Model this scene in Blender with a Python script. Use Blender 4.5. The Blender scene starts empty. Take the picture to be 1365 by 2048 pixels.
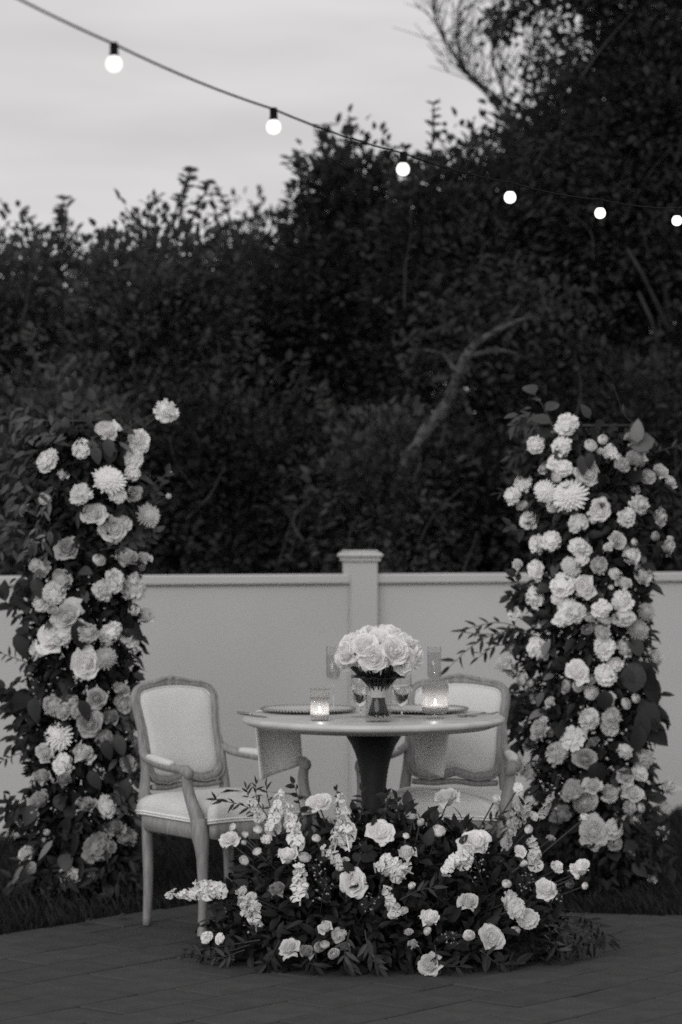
import bpy, math, random
import numpy as np
from mathutils import Vector, Matrix, Quaternion
R = math.radians
PI = math.pi
random.seed(7)
rng = np.random.default_rng(11)

# ------------------------------------------------------------------ camera, world, sun, exposure
scene = bpy.context.scene
COL = scene.collection
CAM_H, FPX, HOR, CX = 1.42, 5310.0, 1060.0, 682.5      # measured from the photograph (1365 x 2048)
cam = bpy.data.cameras.new('camera')
cam.sensor_fit = 'VERTICAL'; cam.sensor_height = 36.0; cam.sensor_width = 24.0
cam.lens = FPX / 2048 * 36.0
cam.shift_y = (HOR - 1024) / 2048
cam.clip_start, cam.clip_end = 0.1, 2000
cam.dof.use_dof = True; cam.dof.focus_distance = 7.7; cam.dof.aperture_fstop = 3.6
cam_o = bpy.data.objects.new('camera', cam); COL.objects.link(cam_o)
cam_o.location = (0, 0, CAM_H); cam_o.rotation_euler = (PI / 2, 0, 0)
scene.camera = cam_o

SUN_EL, SUN_AZ = R(20), R(200)                            # veiled evening light from behind and left of the camera
world = bpy.data.worlds.new('World'); scene.world = world
world.use_nodes = True
wn, wl = world.node_tree.nodes, world.node_tree.links
wn.clear()
sky = wn.new('ShaderNodeTexSky'); sky.sky_type = 'NISHITA'; sky.sun_disc = False
sky.sun_elevation = SUN_EL; sky.sun_rotation = SUN_AZ; sky.dust_density = 6.0; sky.air_density = 1.6
bw = wn.new('ShaderNodeRGBToBW'); wl.new(sky.outputs[0], bw.inputs[0])
tcw = wn.new('ShaderNodeTexCoord')
mpw = wn.new('ShaderNodeMapping'); mpw.inputs['Scale'].default_value = (3.0, 3.0, 16.0); mpw.inputs['Rotation'].default_value = (0, R(7), 0)
wl.new(tcw.outputs['Generated'], mpw.inputs[0])
cln = wn.new('ShaderNodeTexNoise'); cln.inputs['Scale'].default_value = 2.2; cln.inputs['Detail'].default_value = 5
wl.new(mpw.outputs[0], cln.inputs[0])
clr = wn.new('ShaderNodeMapRange'); clr.inputs[1].default_value = .3; clr.inputs[2].default_value = .7
clr.inputs[3].default_value = 6.2; clr.inputs[4].default_value = 7.9      # overcast cloud sheet, close to even
wl.new(cln.outputs[0], clr.inputs[0])
cmix = wn.new('ShaderNodeMix'); cmix.data_type = 'FLOAT'; cmix.inputs[0].default_value = .86
wl.new(bw.outputs[0], cmix.inputs[2]); wl.new(clr.outputs[0], cmix.inputs[3])
tint = wn.new('ShaderNodeMix'); tint.data_type = 'RGBA'; tint.blend_type = 'MULTIPLY'; tint.inputs[0].default_value = 1
wl.new(cmix.outputs[0], tint.inputs[6]); tint.inputs[7].default_value = (1.012, .995, .993, 1)
bg = wn.new('ShaderNodeBackground'); bg.inputs['Strength'].default_value = .1
wl.new(tint.outputs[2], bg.inputs[0])
wo = wn.new('ShaderNodeOutputWorld'); wl.new(bg.outputs[0], wo.inputs[0])

sl = bpy.data.lights.new('sun', 'SUN'); sl.energy = 1.1; sl.angle = R(40); sl.color = (1, .985, .975)
so = bpy.data.objects.new('sun', sl); COL.objects.link(so)
so.rotation_euler = (PI / 2 - SUN_EL, 0, R(-20))        # points away from behind the camera
scene.view_settings.view_transform = 'Standard'; scene.view_settings.look = 'None'
scene.view_settings.exposure = 0.0; scene.view_settings.gamma = 1.0
scene.view_settings.use_curve_mapping = False
scene.render.engine = 'CYCLES'
scene.cycles.use_denoising = False
scene.cycles.max_bounces = 10; scene.cycles.transparent_max_bounces = 16
scene.cycles.transmission_bounces = 10
scene.cycles.sample_clamp_indirect = 2.0; scene.cycles.diffuse_bounces = 6
scene.cycles.caustics_reflective = False; scene.cycles.caustics_refractive = False

# ------------------------------------------------------------------ helpers
def W(px, py, d):
    """photograph pixel + distance from the camera -> point of the place"""
    return Vector(((px - CX) * d / FPX, d, CAM_H + (HOR - py) * d / FPX))

def mat(name, g, rough=.6, var=.0, scale=20, bump=0.0, bscale=60, spec=.3, stretch=None, translucent=0.0, objvar=0.0, metal=0.0):
    m = bpy.data.materials.new(name); m.use_nodes = True
    n, l = m.node_tree.nodes, m.node_tree.links
    p = n['Principled BSDF']
    p.inputs['Roughness'].default_value = rough
    p.inputs['Specular IOR Level'].default_value = spec
    p.inputs['Metallic'].default_value = metal
    tc = n.new('ShaderNodeTexCoord'); mp = n.new('ShaderNodeMapping')
    l.new(tc.outputs['Object'], mp.inputs[0])
    if stretch: mp.inputs['Scale'].default_value = stretch
    val = None
    nz = n.new('ShaderNodeTexNoise'); nz.inputs['Scale'].default_value = scale; nz.inputs['Detail'].default_value = 6
    l.new(mp.outputs[0], nz.inputs[0])
    mr = n.new('ShaderNodeMapRange'); mr.inputs[1].default_value = .25; mr.inputs[2].default_value = .75
    mr.inputs[3].default_value = g * (1 - var); mr.inputs[4].default_value = g * (1 + var)
    l.new(nz.outputs[0], mr.inputs[0]); val = mr.outputs[0]
    if objvar:
        oi = n.new('ShaderNodeObjectInfo'); m2 = n.new('ShaderNodeMapRange')
        m2.inputs[3].default_value = 1 - objvar; m2.inputs[4].default_value = 1 + objvar
        l.new(oi.outputs['Random'], m2.inputs[0])
        mu = n.new('ShaderNodeMath'); mu.operation = 'MULTIPLY'
        l.new(val, mu.inputs[0]); l.new(m2.outputs[0], mu.inputs[1]); val = mu.outputs[0]
    t = n.new('ShaderNodeMix'); t.data_type = 'RGBA'; t.blend_type = 'MULTIPLY'; t.inputs[0].default_value = 1
    t.inputs[7].default_value = (1.008, .997, .994, 1)
    l.new(val, t.inputs[6]); col = t.outputs[2]
    l.new(col, p.inputs['Base Color'])
    if bump:
        nb = n.new('ShaderNodeTexNoise'); nb.inputs['Scale'].default_value = bscale; nb.inputs['Detail'].default_value = 4
        l.new(mp.outputs[0], nb.inputs[0])
        b = n.new('ShaderNodeBump'); b.inputs['Strength'].default_value = bump; b.inputs['Distance'].default_value = .01
        l.new(nb.outputs[0], b.inputs['Height']); l.new(b.outputs[0], p.inputs['Normal'])
    if translucent:
        tr = n.new('ShaderNodeBsdfTranslucent'); l.new(col, tr.inputs[0])
        mx = n.new('ShaderNodeMixShader'); mx.inputs[0].default_value = translucent
        l.new(p.outputs[0], mx.inputs[1]); l.new(tr.outputs[0], mx.inputs[2])
        l.new(mx.outputs[0], n['Material Output'].inputs[0])
    return m

def glass(name, ior=1.45, rough=0.0, g=1.0):
    m = bpy.data.materials.new(name); m.use_nodes = True
    n, l = m.node_tree.nodes, m.node_tree.links
    n.remove(n['Principled BSDF'])
    s = n.new('ShaderNodeBsdfGlass'); s.inputs['IOR'].default_value = ior; s.inputs['Roughness'].default_value = rough
    s.inputs['Color'].default_value = (g, g, g, 1)
    l.new(s.outputs[0], n['Material Output'].inputs[0])
    return m

def thin_glass(name, tint_=.93, boost=1.0):
    m = bpy.data.materials.new(name); m.use_nodes = True
    n, l = m.node_tree.nodes, m.node_tree.links
    n.remove(n['Principled BSDF'])
    t = n.new('ShaderNodeBsdfTransparent'); t.inputs[0].default_value = (tint_, tint_, tint_, 1)
    gl = n.new('ShaderNodeBsdfGlossy'); gl.inputs['Roughness'].default_value = .03
    lw = n.new('ShaderNodeLayerWeight'); lw.inputs[0].default_value = .5
    pw = n.new('ShaderNodeMath'); pw.operation = 'POWER'; pw.inputs[1].default_value = 4.0
    l.new(lw.outputs['Facing'], pw.inputs[0])
    mu = n.new('ShaderNodeMath'); mu.operation = 'MULTIPLY_ADD'; mu.inputs[1].default_value = .62*boost; mu.inputs[2].default_value = .035; mu.use_clamp = True
    l.new(pw.outputs[0], mu.inputs[0])
    mx = n.new('ShaderNodeMixShader')
    l.new(mu.outputs[0], mx.inputs[0]); l.new(t.outputs[0], mx.inputs[1]); l.new(gl.outputs[0], mx.inputs[2])
    l.new(mx.outputs[0], n['Material Output'].inputs[0])
    return m

def glow_glass(name, share=.35, tint_=.9):
    """pressed glass that scatters part of the light passing through it"""
    m = thin_glass(name, tint_, 1.6); n, l = m.node_tree.nodes, m.node_tree.links
    out = n['Material Output']; src = out.inputs[0].links[0].from_socket
    tr = n.new('ShaderNodeBsdfTranslucent'); tr.inputs[0].default_value = (.9, .88, .87, 1)
    mx = n.new('ShaderNodeMixShader'); mx.inputs[0].default_value = share
    l.new(src, mx.inputs[1]); l.new(tr.outputs[0], mx.inputs[2]); l.new(mx.outputs[0], out.inputs[0])
    return m

def emit(name, s, col=(1, .97, .94)):
    m = bpy.data.materials.new(name); m.use_nodes = True
    n, l = m.node_tree.nodes, m.node_tree.links
    n.remove(n['Principled BSDF'])
    e = n.new('ShaderNodeEmission'); e.inputs[0].default_value = (*col, 1); e.inputs[1].default_value = s
    l.new(e.outputs[0], n['Material Output'].inputs[0])
    return m

class MB:
    """collects shapes for one mesh"""
    def __init__(s): s.v, s.f = [], []
    def add(s, vs, fs):
        o = len(s.v); s.v += [tuple(v) for v in vs]; s.f += [tuple(i + o for i in f) for f in fs]; return s
    def box(s, a, b, bev=0.0, M=None):
        (x0, y0, z0), (x1, y1, z1) = a, b
        if bev <= 0:
            vs = [(x0,y0,z0),(x1,y0,z0),(x1,y1,z0),(x0,y1,z0),(x0,y0,z1),(x1,y0,z1),(x1,y1,z1),(x0,y1,z1)]
            fs = [(0,3,2,1),(4,5,6,7),(0,1,5,4),(1,2,6,5),(2,3,7,6),(3,0,4,7)]
        else:
            e = bev
            def ring(z, i): return [(x0+i,y0+i,z),(x1-i,y0+i,z),(x1-i,y1-i,z),(x0+i,y1-i,z)]
            vs = ring(z0, e) + ring(z0 + e, 0) + ring(z1 - e, 0) + ring(z1, e)
            fs = [(3,2,1,0), (12,13,14,15)]
            for k in range(3):
                for j in range(4):
                    a_ = k*4+j; b_ = k*4+(j+1) % 4
                    fs.append((a_, b_, b_+4, a_+4))
        if M is not None: vs = [M @ Vector(v) for v in vs]
        return s.add(vs, fs)
    def tube(s, pts, rad, n=8, closed=False, flat=1.0, up=None, caps=True):
        """sweep an ellipse (rad across, rad*flat along the 'up' side) along pts"""
        pts = [Vector(p) for p in pts]; N = len(pts)
        rad = [rad] * N if isinstance(rad, (int, float)) else list(rad)
        vs, fs = [], []
        prev = None
        for i, p in enumerate(pts):
            if closed: t = (pts[(i+1) % N] - pts[i-1])
            else: t = pts[min(i+1, N-1)] - pts[max(i-1, 0)]
            if t.length < 1e-9: t = Vector((0, 0, 1))
            t.normalize()
            if up is not None: a = Vector(up)
            elif prev is not None: a = prev
            else: a = Vector((0, 0, 1)) if abs(t.z) < .9 else Vector((1, 0, 0))
            a = a - t * a.dot(t)
            if a.length < 1e-6: a = t.orthogonal()
            a.normalize(); prev = a; b = t.cross(a)
            for k in range(n):
                an = 2 * PI * k / n
                vs.append(p + b * (math.cos(an) * rad[i]) + a * (math.sin(an) * rad[i] * flat))
        M_ = N if closed else N - 1
        for i in range(M_):
            j = (i + 1) % N
            for k in range(n):
                k2 = (k + 1) % n
                fs.append((i*n+k, i*n+k2, j*n+k2, j*n+k))
        if not closed and caps:
            fs.append(tuple(range(n-1, -1, -1))); fs.append(tuple((N-1)*n + k for k in range(n)))
        return s.add(vs, fs)
    def lathe(s, prof, n=32, c=(0, 0, 0), wob=None):
        vs, fs = [], []
        for r, z in prof:
            for k in range(n):
                a = 2 * PI * k / n
                rr = r * (1 + (wob(k) if wob else 0))
                vs.append((c[0] + rr * math.cos(a), c[1] + rr * math.sin(a), c[2] + z))
        for i in range(len(prof) - 1):
            for k in range(n):
                k2 = (k + 1) % n
                fs.append((i*n+k, i*n+k2, (i+1)*n+k2, (i+1)*n+k))
        return s.add(vs, fs)
    def ball(s, c, r, n=8, m=6, sc=(1, 1, 1)):
        vs = [(c[0], c[1], c[2] - r*sc[2])]
        for i in range(1, m):
            t = PI * i / m
            for k in range(n):
                a = 2 * PI * k / n
                vs.append((c[0] + r*sc[0]*math.sin(t)*math.cos(a), c[1] + r*sc[1]*math.sin(t)*math.sin(a), c[2] - r*sc[2]*math.cos(t)))
        vs.append((c[0], c[1], c[2] + r*sc[2]))
        fs = [(0, 1+(k+1) % n, 1+k) for k in range(n)]
        for i in range(m-2):
            for k in range(n):
                k2 = (k+1) % n
                fs.append((1+i*n+k, 1+i*n+k2, 1+(i+1)*n+k2, 1+(i+1)*n+k))
        T = len(vs) - 1; b = 1 + (m-2)*n
        fs += [(b+k, b+(k+1) % n, T) for k in range(n)]
        return s.add(vs, fs)
    def grid(s, P, nu, nv):
        vs = [P(i / nu, j / nv) for j in range(nv + 1) for i in range(nu + 1)]
        fs = [(j*(nu+1)+i, j*(nu+1)+i+1, (j+1)*(nu+1)+i+1, (j+1)*(nu+1)+i) for j in range(nv) for i in range(nu)]
        return s.add(vs, fs)
    def mesh(s, name, m=None, smooth=True):
        me = bpy.data.meshes.new(name); me.from_pydata(s.v, [], s.f); me.validate()
        if smooth: me.polygons.foreach_set('use_smooth', [True] * len(me.polygons))
        if m: me.materials.append(m)
        me.update(); return me
    def build(s, name, m, parent=None, smooth=True, loc=None):
        return put(name, s.mesh(name, m, smooth), parent, loc)

def put(name, me, parent=None, loc=None, M=None):
    o = bpy.data.objects.new(name, me); COL.objects.link(o)
    if parent is not None: o.parent = parent
    if loc is not None: o.location = loc
    if M is not None: o.matrix_local = M
    return o
def tag(o, label=None, cat=None, group=None, kind=None):
    if label: o['label'] = label
    if cat: o['category'] = cat
    if group: o['group'] = group
    if kind: o['kind'] = kind
    return o
def thing(name, label, cat, loc=(0, 0, 0), rz=0, group=None):
    o = bpy.data.objects.new(name, None); COL.objects.link(o); o.empty_display_size = .1
    o.location = loc; o.rotation_euler = (0, 0, rz)
    return tag(o, label, cat, group)
def np_mesh(name, verts, faces, m, smooth=False):
    """verts (n,3), faces (k,3|4) numpy -> mesh, fast"""
    me = bpy.data.meshes.new(name); k = faces.shape[1]
    me.vertices.add(len(verts)); me.vertices.foreach_set('co', verts.astype(np.float32).ravel())
    me.loops.add(faces.size); me.loops.foreach_set('vertex_index', faces.astype(np.int32).ravel())
    me.polygons.add(len(faces)); me.polygons.foreach_set('loop_start', np.arange(0, faces.size, k, dtype=np.int32))
    me.polygons.foreach_set('loop_total', np.full(len(faces), k, dtype=np.int32))
    if smooth: me.polygons.foreach_set('use_smooth', np.ones(len(faces), dtype=bool))
    me.update(calc_edges=True); me.materials.append(m); return me
def norm(a): return a / np.maximum(np.linalg.norm(a, axis=1, keepdims=True), 1e-9)
def leaf_cloud(name, P, T, N, L, Wd, m, fold=.18, curl=.12):
    """many folded leaves: base points P, directions T, facing N, length L, width Wd (arrays)"""
    T = norm(T); N = N - T * (N * T).sum(1, keepdims=True); N = norm(N); S = np.cross(T, N)
    L = L[:, None]; Wd = Wd[:, None]
    rows = [P,
            P + T*L*.32 + S*Wd*.46 + N*Wd*fold, P + T*L*.36, P + T*L*.32 - S*Wd*.46 + N*Wd*fold,
            P + T*L*.68 + S*Wd*.40 + N*(Wd*fold - L*curl*.5), P + T*L*.7 - N*L*curl*.5, P + T*L*.68 - S*Wd*.40 + N*(Wd*fold - L*curl*.5),
            P + T*L - N*L*curl]
    V = np.stack(rows, 1).reshape(-1, 3)
    F = np.array([(0,1,2),(0,2,3),(1,4,5),(1,5,2),(2,5,6),(2,6,3),(4,7,5),(5,7,6)])
    n = len(P)
    Fa = (np.arange(n)[:, None, None]*8 + F[None]).reshape(-1, 3)
    return np_mesh(name, V, Fa, m, True)
def rdir(n): return norm(rng.normal(size=(n, 3)))
def frame(z, x=None):
    """rotation whose +Z is z"""
    z = Vector(z).normalized()
    x = Vector(x) if x is not None else z.orthogonal()
    x = (x - z * x.dot(z))
    if x.length < 1e-5: x = z.orthogonal()
    x.normalize(); y = z.cross(x)
    return Matrix(((x.x, y.x, z.x), (x.y, y.y, z.y), (x.z, y.z, z.z))).to_4x4()
def spline(pts, n=8):
    """Catmull-Rom through points"""
    P = [Vector(p) for p in pts]; P = [P[0]*2 - P[1]] + P + [P[-1]*2 - P[-2]]
    out = []
    for i in range(1, len(P) - 2):
        for k in range(n):
            t = k / n
            out.append(.5 * ((2*P[i]) + (P[i+1]-P[i-1])*t + (2*P[i-1]-5*P[i]+4*P[i+1]-P[i+2])*t*t + (3*P[i]-P[i-1]-3*P[i+1]+P[i+2])*t**3))
    out.append(P[-2]); return out

# ------------------------------------------------------------------ materials
M_lawn = mat('lawn_soil', .022, .9, .35, 6, .5, 40)
M_grass = mat('grass_blades', .020, .7, .3, 3, translucent=.25)
M_paver = mat('paver_stone', .060, .88, .22, 9, .35, 90, spec=.15, objvar=.09)
M_bed = mat('paving_bed', .022, .95, .2, 20)
M_vinyl = mat('fence_render', .54, .7, .07, 1.3, .12, 160, spec=.25)
M_bark = mat('bark', .035, .9, .35, 8, .8, 30)
M_twig = mat('twig_bark', .045, .9, .3, 20)
M_leaf_tree = [mat('tree_leaf_dark', .044, .6, .4, 1.6, translucent=.3, spec=.12), mat('tree_leaf_mid', .078, .6, .4, 1.6, translucent=.3, spec=.12), mat('tree_leaf_grey', .055, .6, .3, 2.2, translucent=.15, spec=.12)]
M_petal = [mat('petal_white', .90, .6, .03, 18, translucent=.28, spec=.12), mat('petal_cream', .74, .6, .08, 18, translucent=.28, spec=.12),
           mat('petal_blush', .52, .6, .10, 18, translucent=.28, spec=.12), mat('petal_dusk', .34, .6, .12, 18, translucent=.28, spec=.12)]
M_leaf = [mat('leaf_deep', .022, .5, .25, 14, translucent=.12, objvar=.4, spec=.2), mat('leaf_mid', .05, .5, .25, 14, translucent=.12, objvar=.4, spec=.2),
          mat('leaf_pale', .17, .5, .2, 14, translucent=.15, objvar=.3)]
M_trail = mat('trailing_leaf', .09, .55, .3, 9, translucent=.2, spec=.2)
M_stem = mat('green_stem', .05, .6, .2, 30)
M_wood = mat('limed_oak', .25, .55, .30, 10, .15, 60, stretch=(8, 8, 1.2))
M_fabric = mat('linen', .66, .9, .04, 90, .35, 420, spec=.1)
M_piping = mat('linen_piping', .80, .85, .03, 60)
M_marble = mat('table_marble', .52, .38, .16, 5, .0, spec=.5, stretch=(1, 3.5, 1))
M_ped = mat('pedestal_bronze', .022, .5, .25, 8, .1, 60, spec=.25)
M_metal = mat('black_iron', .02, .5, .2, 30, spec=.4)
M_socket = mat('black_socket', .010, .7, .1, 30, spec=.06)
M_napkin = mat('napkin_linen', .74, .9, .05, 60, .3, 380, spec=.1)
M_ribbon = mat('ribbon', .78, .5, .04, 30)
M_wax = mat('candle_wax', .85, .5, .03, 30, translucent=.5)
M_silver = mat('cutlery_steel', .42, .22, .1, 20, metal=1.0)
M_bead = mat('charger_bead', .30, .2, .1, 20, metal=.7)
M_glassthin = thin_glass('thin_glass', .95, 1.2)
M_glassrib = glass('ribbed_glass', 1.45)
M_glasssolid = glass('clear_glass', 1.45)
M_water = glass('water', 1.33)
M_wine = thin_glass('champagne', .86, .5)
M_flame = emit('flame', 12)
M_bulb = emit('bulb_glow', 1.9)
bn, bl_ = M_bulb.node_tree.nodes, M_bulb.node_tree.links
_lw = bn.new('ShaderNodeLayerWeight'); _lw.inputs[0].default_value = .5
_mr = bn.new('ShaderNodeMapRange'); _mr.inputs[3].default_value = 1.9; _mr.inputs[4].default_value = .80
bl_.new(_lw.outputs['Facing'], _mr.inputs[0]); bl_.new(_mr.outputs[0], bn['Emission'].inputs[1])
M_bulb.cycles.emission_sampling = 'NONE'; M_flame.cycles.emission_sampling = 'NONE'
M_tray = mat('tray_black', .02, .6, .2, 20)

# ------------------------------------------------------------------ the setting: lawn, paving, fence
lawn = MB()
def hz(x, y): return -.03
lawn.grid(lambda u, v: ((u-.5)*900, -60 + v*900, hz(0, 0)), 8, 8)
tag(lawn.build('lawn', M_lawn), 'dark lawn between the paving and the white fence', kind='structure')

E0 = Vector((-1.2, 9.33)); DA = Vector((.643, .766)); DB = Vector((.766, -.643))
CC = Vector((-.55, 10.10)); DR = Vector((1.806, -.33)).normalized(); NR = Vector((DR.y, -DR.x))
if NR.y > 0: NR = -NR
def clip(poly, p0, n):
    out = []
    for i in range(len(poly)):
        a, b = poly[i-1], poly[i]
        da, db = (a-p0).dot(n), (b-p0).dot(n)
        if (da >= 0) != (db >= 0): out.append(a + (b-a) * (da/(da-db)))
        if db >= 0: out.append(b)
    return out
bed = MB()
bp = [Vector((-9, -4)), Vector((9, -4)), Vector((9, 14)), Vector((-9, 14))]
bp = clip(clip(bp, E0 + DB*.01, DB), CC, NR)
bed.add([(p.x, p.y, -.012) for p in bp] + [(p.x, p.y, -.2) for p in bp],
        [tuple(range(len(bp)))] + [(i, (i+1) % len(bp), (i+1) % len(bp) + len(bp), i + len(bp)) for i in range(len(bp))])
pav = tag(bed.build('paving', M_bed, smooth=False), 'grey paver terrace laid in slanting courses', kind='structure')
PW, PL, J = .205, .41, .007
def paver_prism(mb, poly, rise, c):
    n = len(poly); e = .005
    q = []
    for p in poly:
        v = (c - p); q.append(p + v.normalized() * e * 1.4 if v.length > .02 else p)
    tilt = (random.uniform(-.004, .004), random.uniform(-.004, .004))
    zt = lambda p: rise + (p.x-c.x)*tilt[0]*3 + (p.y-c.y)*tilt[1]*3
    vs = [(p.x, p.y, -.02) for p in poly] + [(p.x, p.y, zt(p)-.004) for p in poly] + [(p.x, p.y, zt(p)) for p in q]
    fs = [tuple(2*n+i for i in range(n))]
    for i in range(n):
        j = (i+1) % n
        fs += [(i, j, n+j, n+i), (n+i, n+j, 2*n+j, 2*n+i)]
    mb.add(vs, fs)
far_pavers = MB()
for bi in range(0, 46):
    off = (bi % 2) * PL/2 + (bi % 3) * .03
    for ai in range(-34, 8):
        a0, b0 = ai*PL + off, bi*PW
        poly = [E0 + DA*(a0+J/2) + DB*(b0+J/2), E0 + DA*(a0+PL-J/2) + DB*(b0+J/2), E0 + DA*(a0+PL-J/2) + DB*(b0+PW-J/2), E0 + DA*(a0+J/2) + DB*(b0+PW-J/2)]
        poly = clip(poly, CC, NR)
        if len(poly) < 3: continue
        c = sum(poly, Vector((0, 0))) / len(poly)
        if not (3.2 < c.y < 11.5 and abs(c.x) < 4.5): continue
        area = abs(sum(poly[i-1].x*poly[i].y - poly[i].x*poly[i-1].y for i in range(len(poly))))/2
        if area < .002: continue
        if (poly[0]-poly[-1]).cross(poly[1]-poly[0]) < 0: poly = poly[::-1]
        rise = random.gauss(0, .0018)
        if c.y > 7.1 and abs(c.x) < c.y*.1285 + .25:
            mb = MB(); paver_prism(mb, [p - c for p in poly], rise, Vector((0, 0)))
            mb.build('paver', M_paver, pav, smooth=False, loc=(c.x, c.y, 0))
        else: paver_prism(far_pavers, poly, rise, c)
tag(far_pavers.build('paver', M_paver, pav, smooth=False), kind='stuff')

# grass blades on the lawn between paving and fence
FP = Vector((.092, 12.83)); FD = Vector((.9436, .331)); FN = Vector((.331, -.9436))
n = 90000
gx = rng.uniform(-2.9, 2.9, n); gy = rng.uniform(8.6, 14.2, n)
left = (gx - E0.x)*DB.x + (gy - E0.y)*DB.y; right = (gx - CC.x)*NR.x + (gy - CC.y)*NR.y
fence_d = (gx - FP.x)*FN.x + (gy - FP.y)*FN.y
keep = ((left < .015) | (right < .015)) & (fence_d > .03) & (np.abs(gx) < gy*.1285 + .5)
gx, gy = gx[keep], gy[keep]; n = len(gx)
h = rng.uniform(.035, .085, n); az = rng.uniform(0, 2*PI, n); ln = rng.uniform(.15, .8, n)
sx, sy = np.cos(az)*.0028, np.sin(az)*.0028
bx, by = -np.sin(az)*h*ln, np.cos(az)*h*ln
V = np.stack([np.stack([gx-sx, gy-sy, np.full(n, -.032)], 1), np.stack([gx+sx, gy+sy, np.full(n, -.032)], 1),
              np.stack([gx+sx*.7+bx*.4, gy+sy*.7+by*.4, -.03+h*.6], 1), np.stack([gx+bx, gy+by, -.03+h], 1)], 1).reshape(-1, 3)
F = (np.arange(n)[:, None, None]*4 + np.array([(0, 1, 2), (0, 2, 3)])[None]).reshape(-1, 3)
tag(put('grass', np_mesh('grass', V, F, M_grass)), 'short dark grass growing in front of the white fence', 'grass', kind='stuff')

# fence: rendered panels, capping rail, posts with caps
fence = thing('fence', 'low pale panel fence with capped rail and square post behind the table', 'fence', (FP.x, FP.y, 0), math.atan2(FD.y, FD.x))
BAY = 2.44
for k in range(-2, 3):
    x0, x1 = k*BAY + .0675, (k+1)*BAY - .0675
    MB().box((x0, -.02, .03), (x1, .02, 1.168)).build('panel', M_vinyl, fence, False)
    r = MB().box((x0, -.045, 1.160), (x1, .045, 1.208), .007).build('capping_rail', M_vinyl, fence, False)
    MB().box((x0, -.034, -.03), (x1, .034, .12), .006).build('bottom_rail', M_vinyl, fence, False)
for k in range(-2, 4):
    p = MB().box((k*BAY-.066, -.066, -.1), (k*BAY+.066, .066, 1.29), .006).build('post', M_vinyl, fence, False)
    cp = MB().box((k*BAY-.078, -.078, 1.268), (k*BAY+.078, .078, 1.283), .004)
    cp.box((k*BAY-.087, -.087, 1.284), (k*BAY+.087, .087, 1.312), .010)
    cp.box((k*BAY-.07, -.07, 1.3125), (k*BAY+.07, .07, 1.322), .004)
    cp.build('post_cap', M_vinyl, p, False)

# ------------------------------------------------------------------ trees beyond the fence
def tube_branches(mb, p, d, length, rad, depth, spread=.6, up=.15, tips=None, n=5, kids=3, seg=4, taper=.62):
    pts, rs = [Vector(p)], [rad]
    dd = Vector(d).normalized()
    for i in range(seg):
        dd = (dd + Vector((random.gauss(0, .16), random.gauss(0, .16), random.gauss(up*.4, .12)))).normalized()
        pts.append(pts[-1] + dd*length/seg); rs.append(rad*(1 - (1-taper)*(i+1)/seg))
    mb.tube(pts, rs, n)
    if tips is not None: tips.append(pts[-1])
    if depth > 0:
        for k in range(kids):
            q = pts[random.randint(max(1, seg-2), seg)]
            nd = (dd + Vector((random.gauss(0, spread), random.gauss(0, spread), random.gauss(up, spread*.6)))).normalized()
            tube_branches(mb, q, nd, length*random.uniform(.6, .85), rs[-1]*.85, depth-1, spread, up, tips, max(3, n-1), kids, seg, taper)

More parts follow.
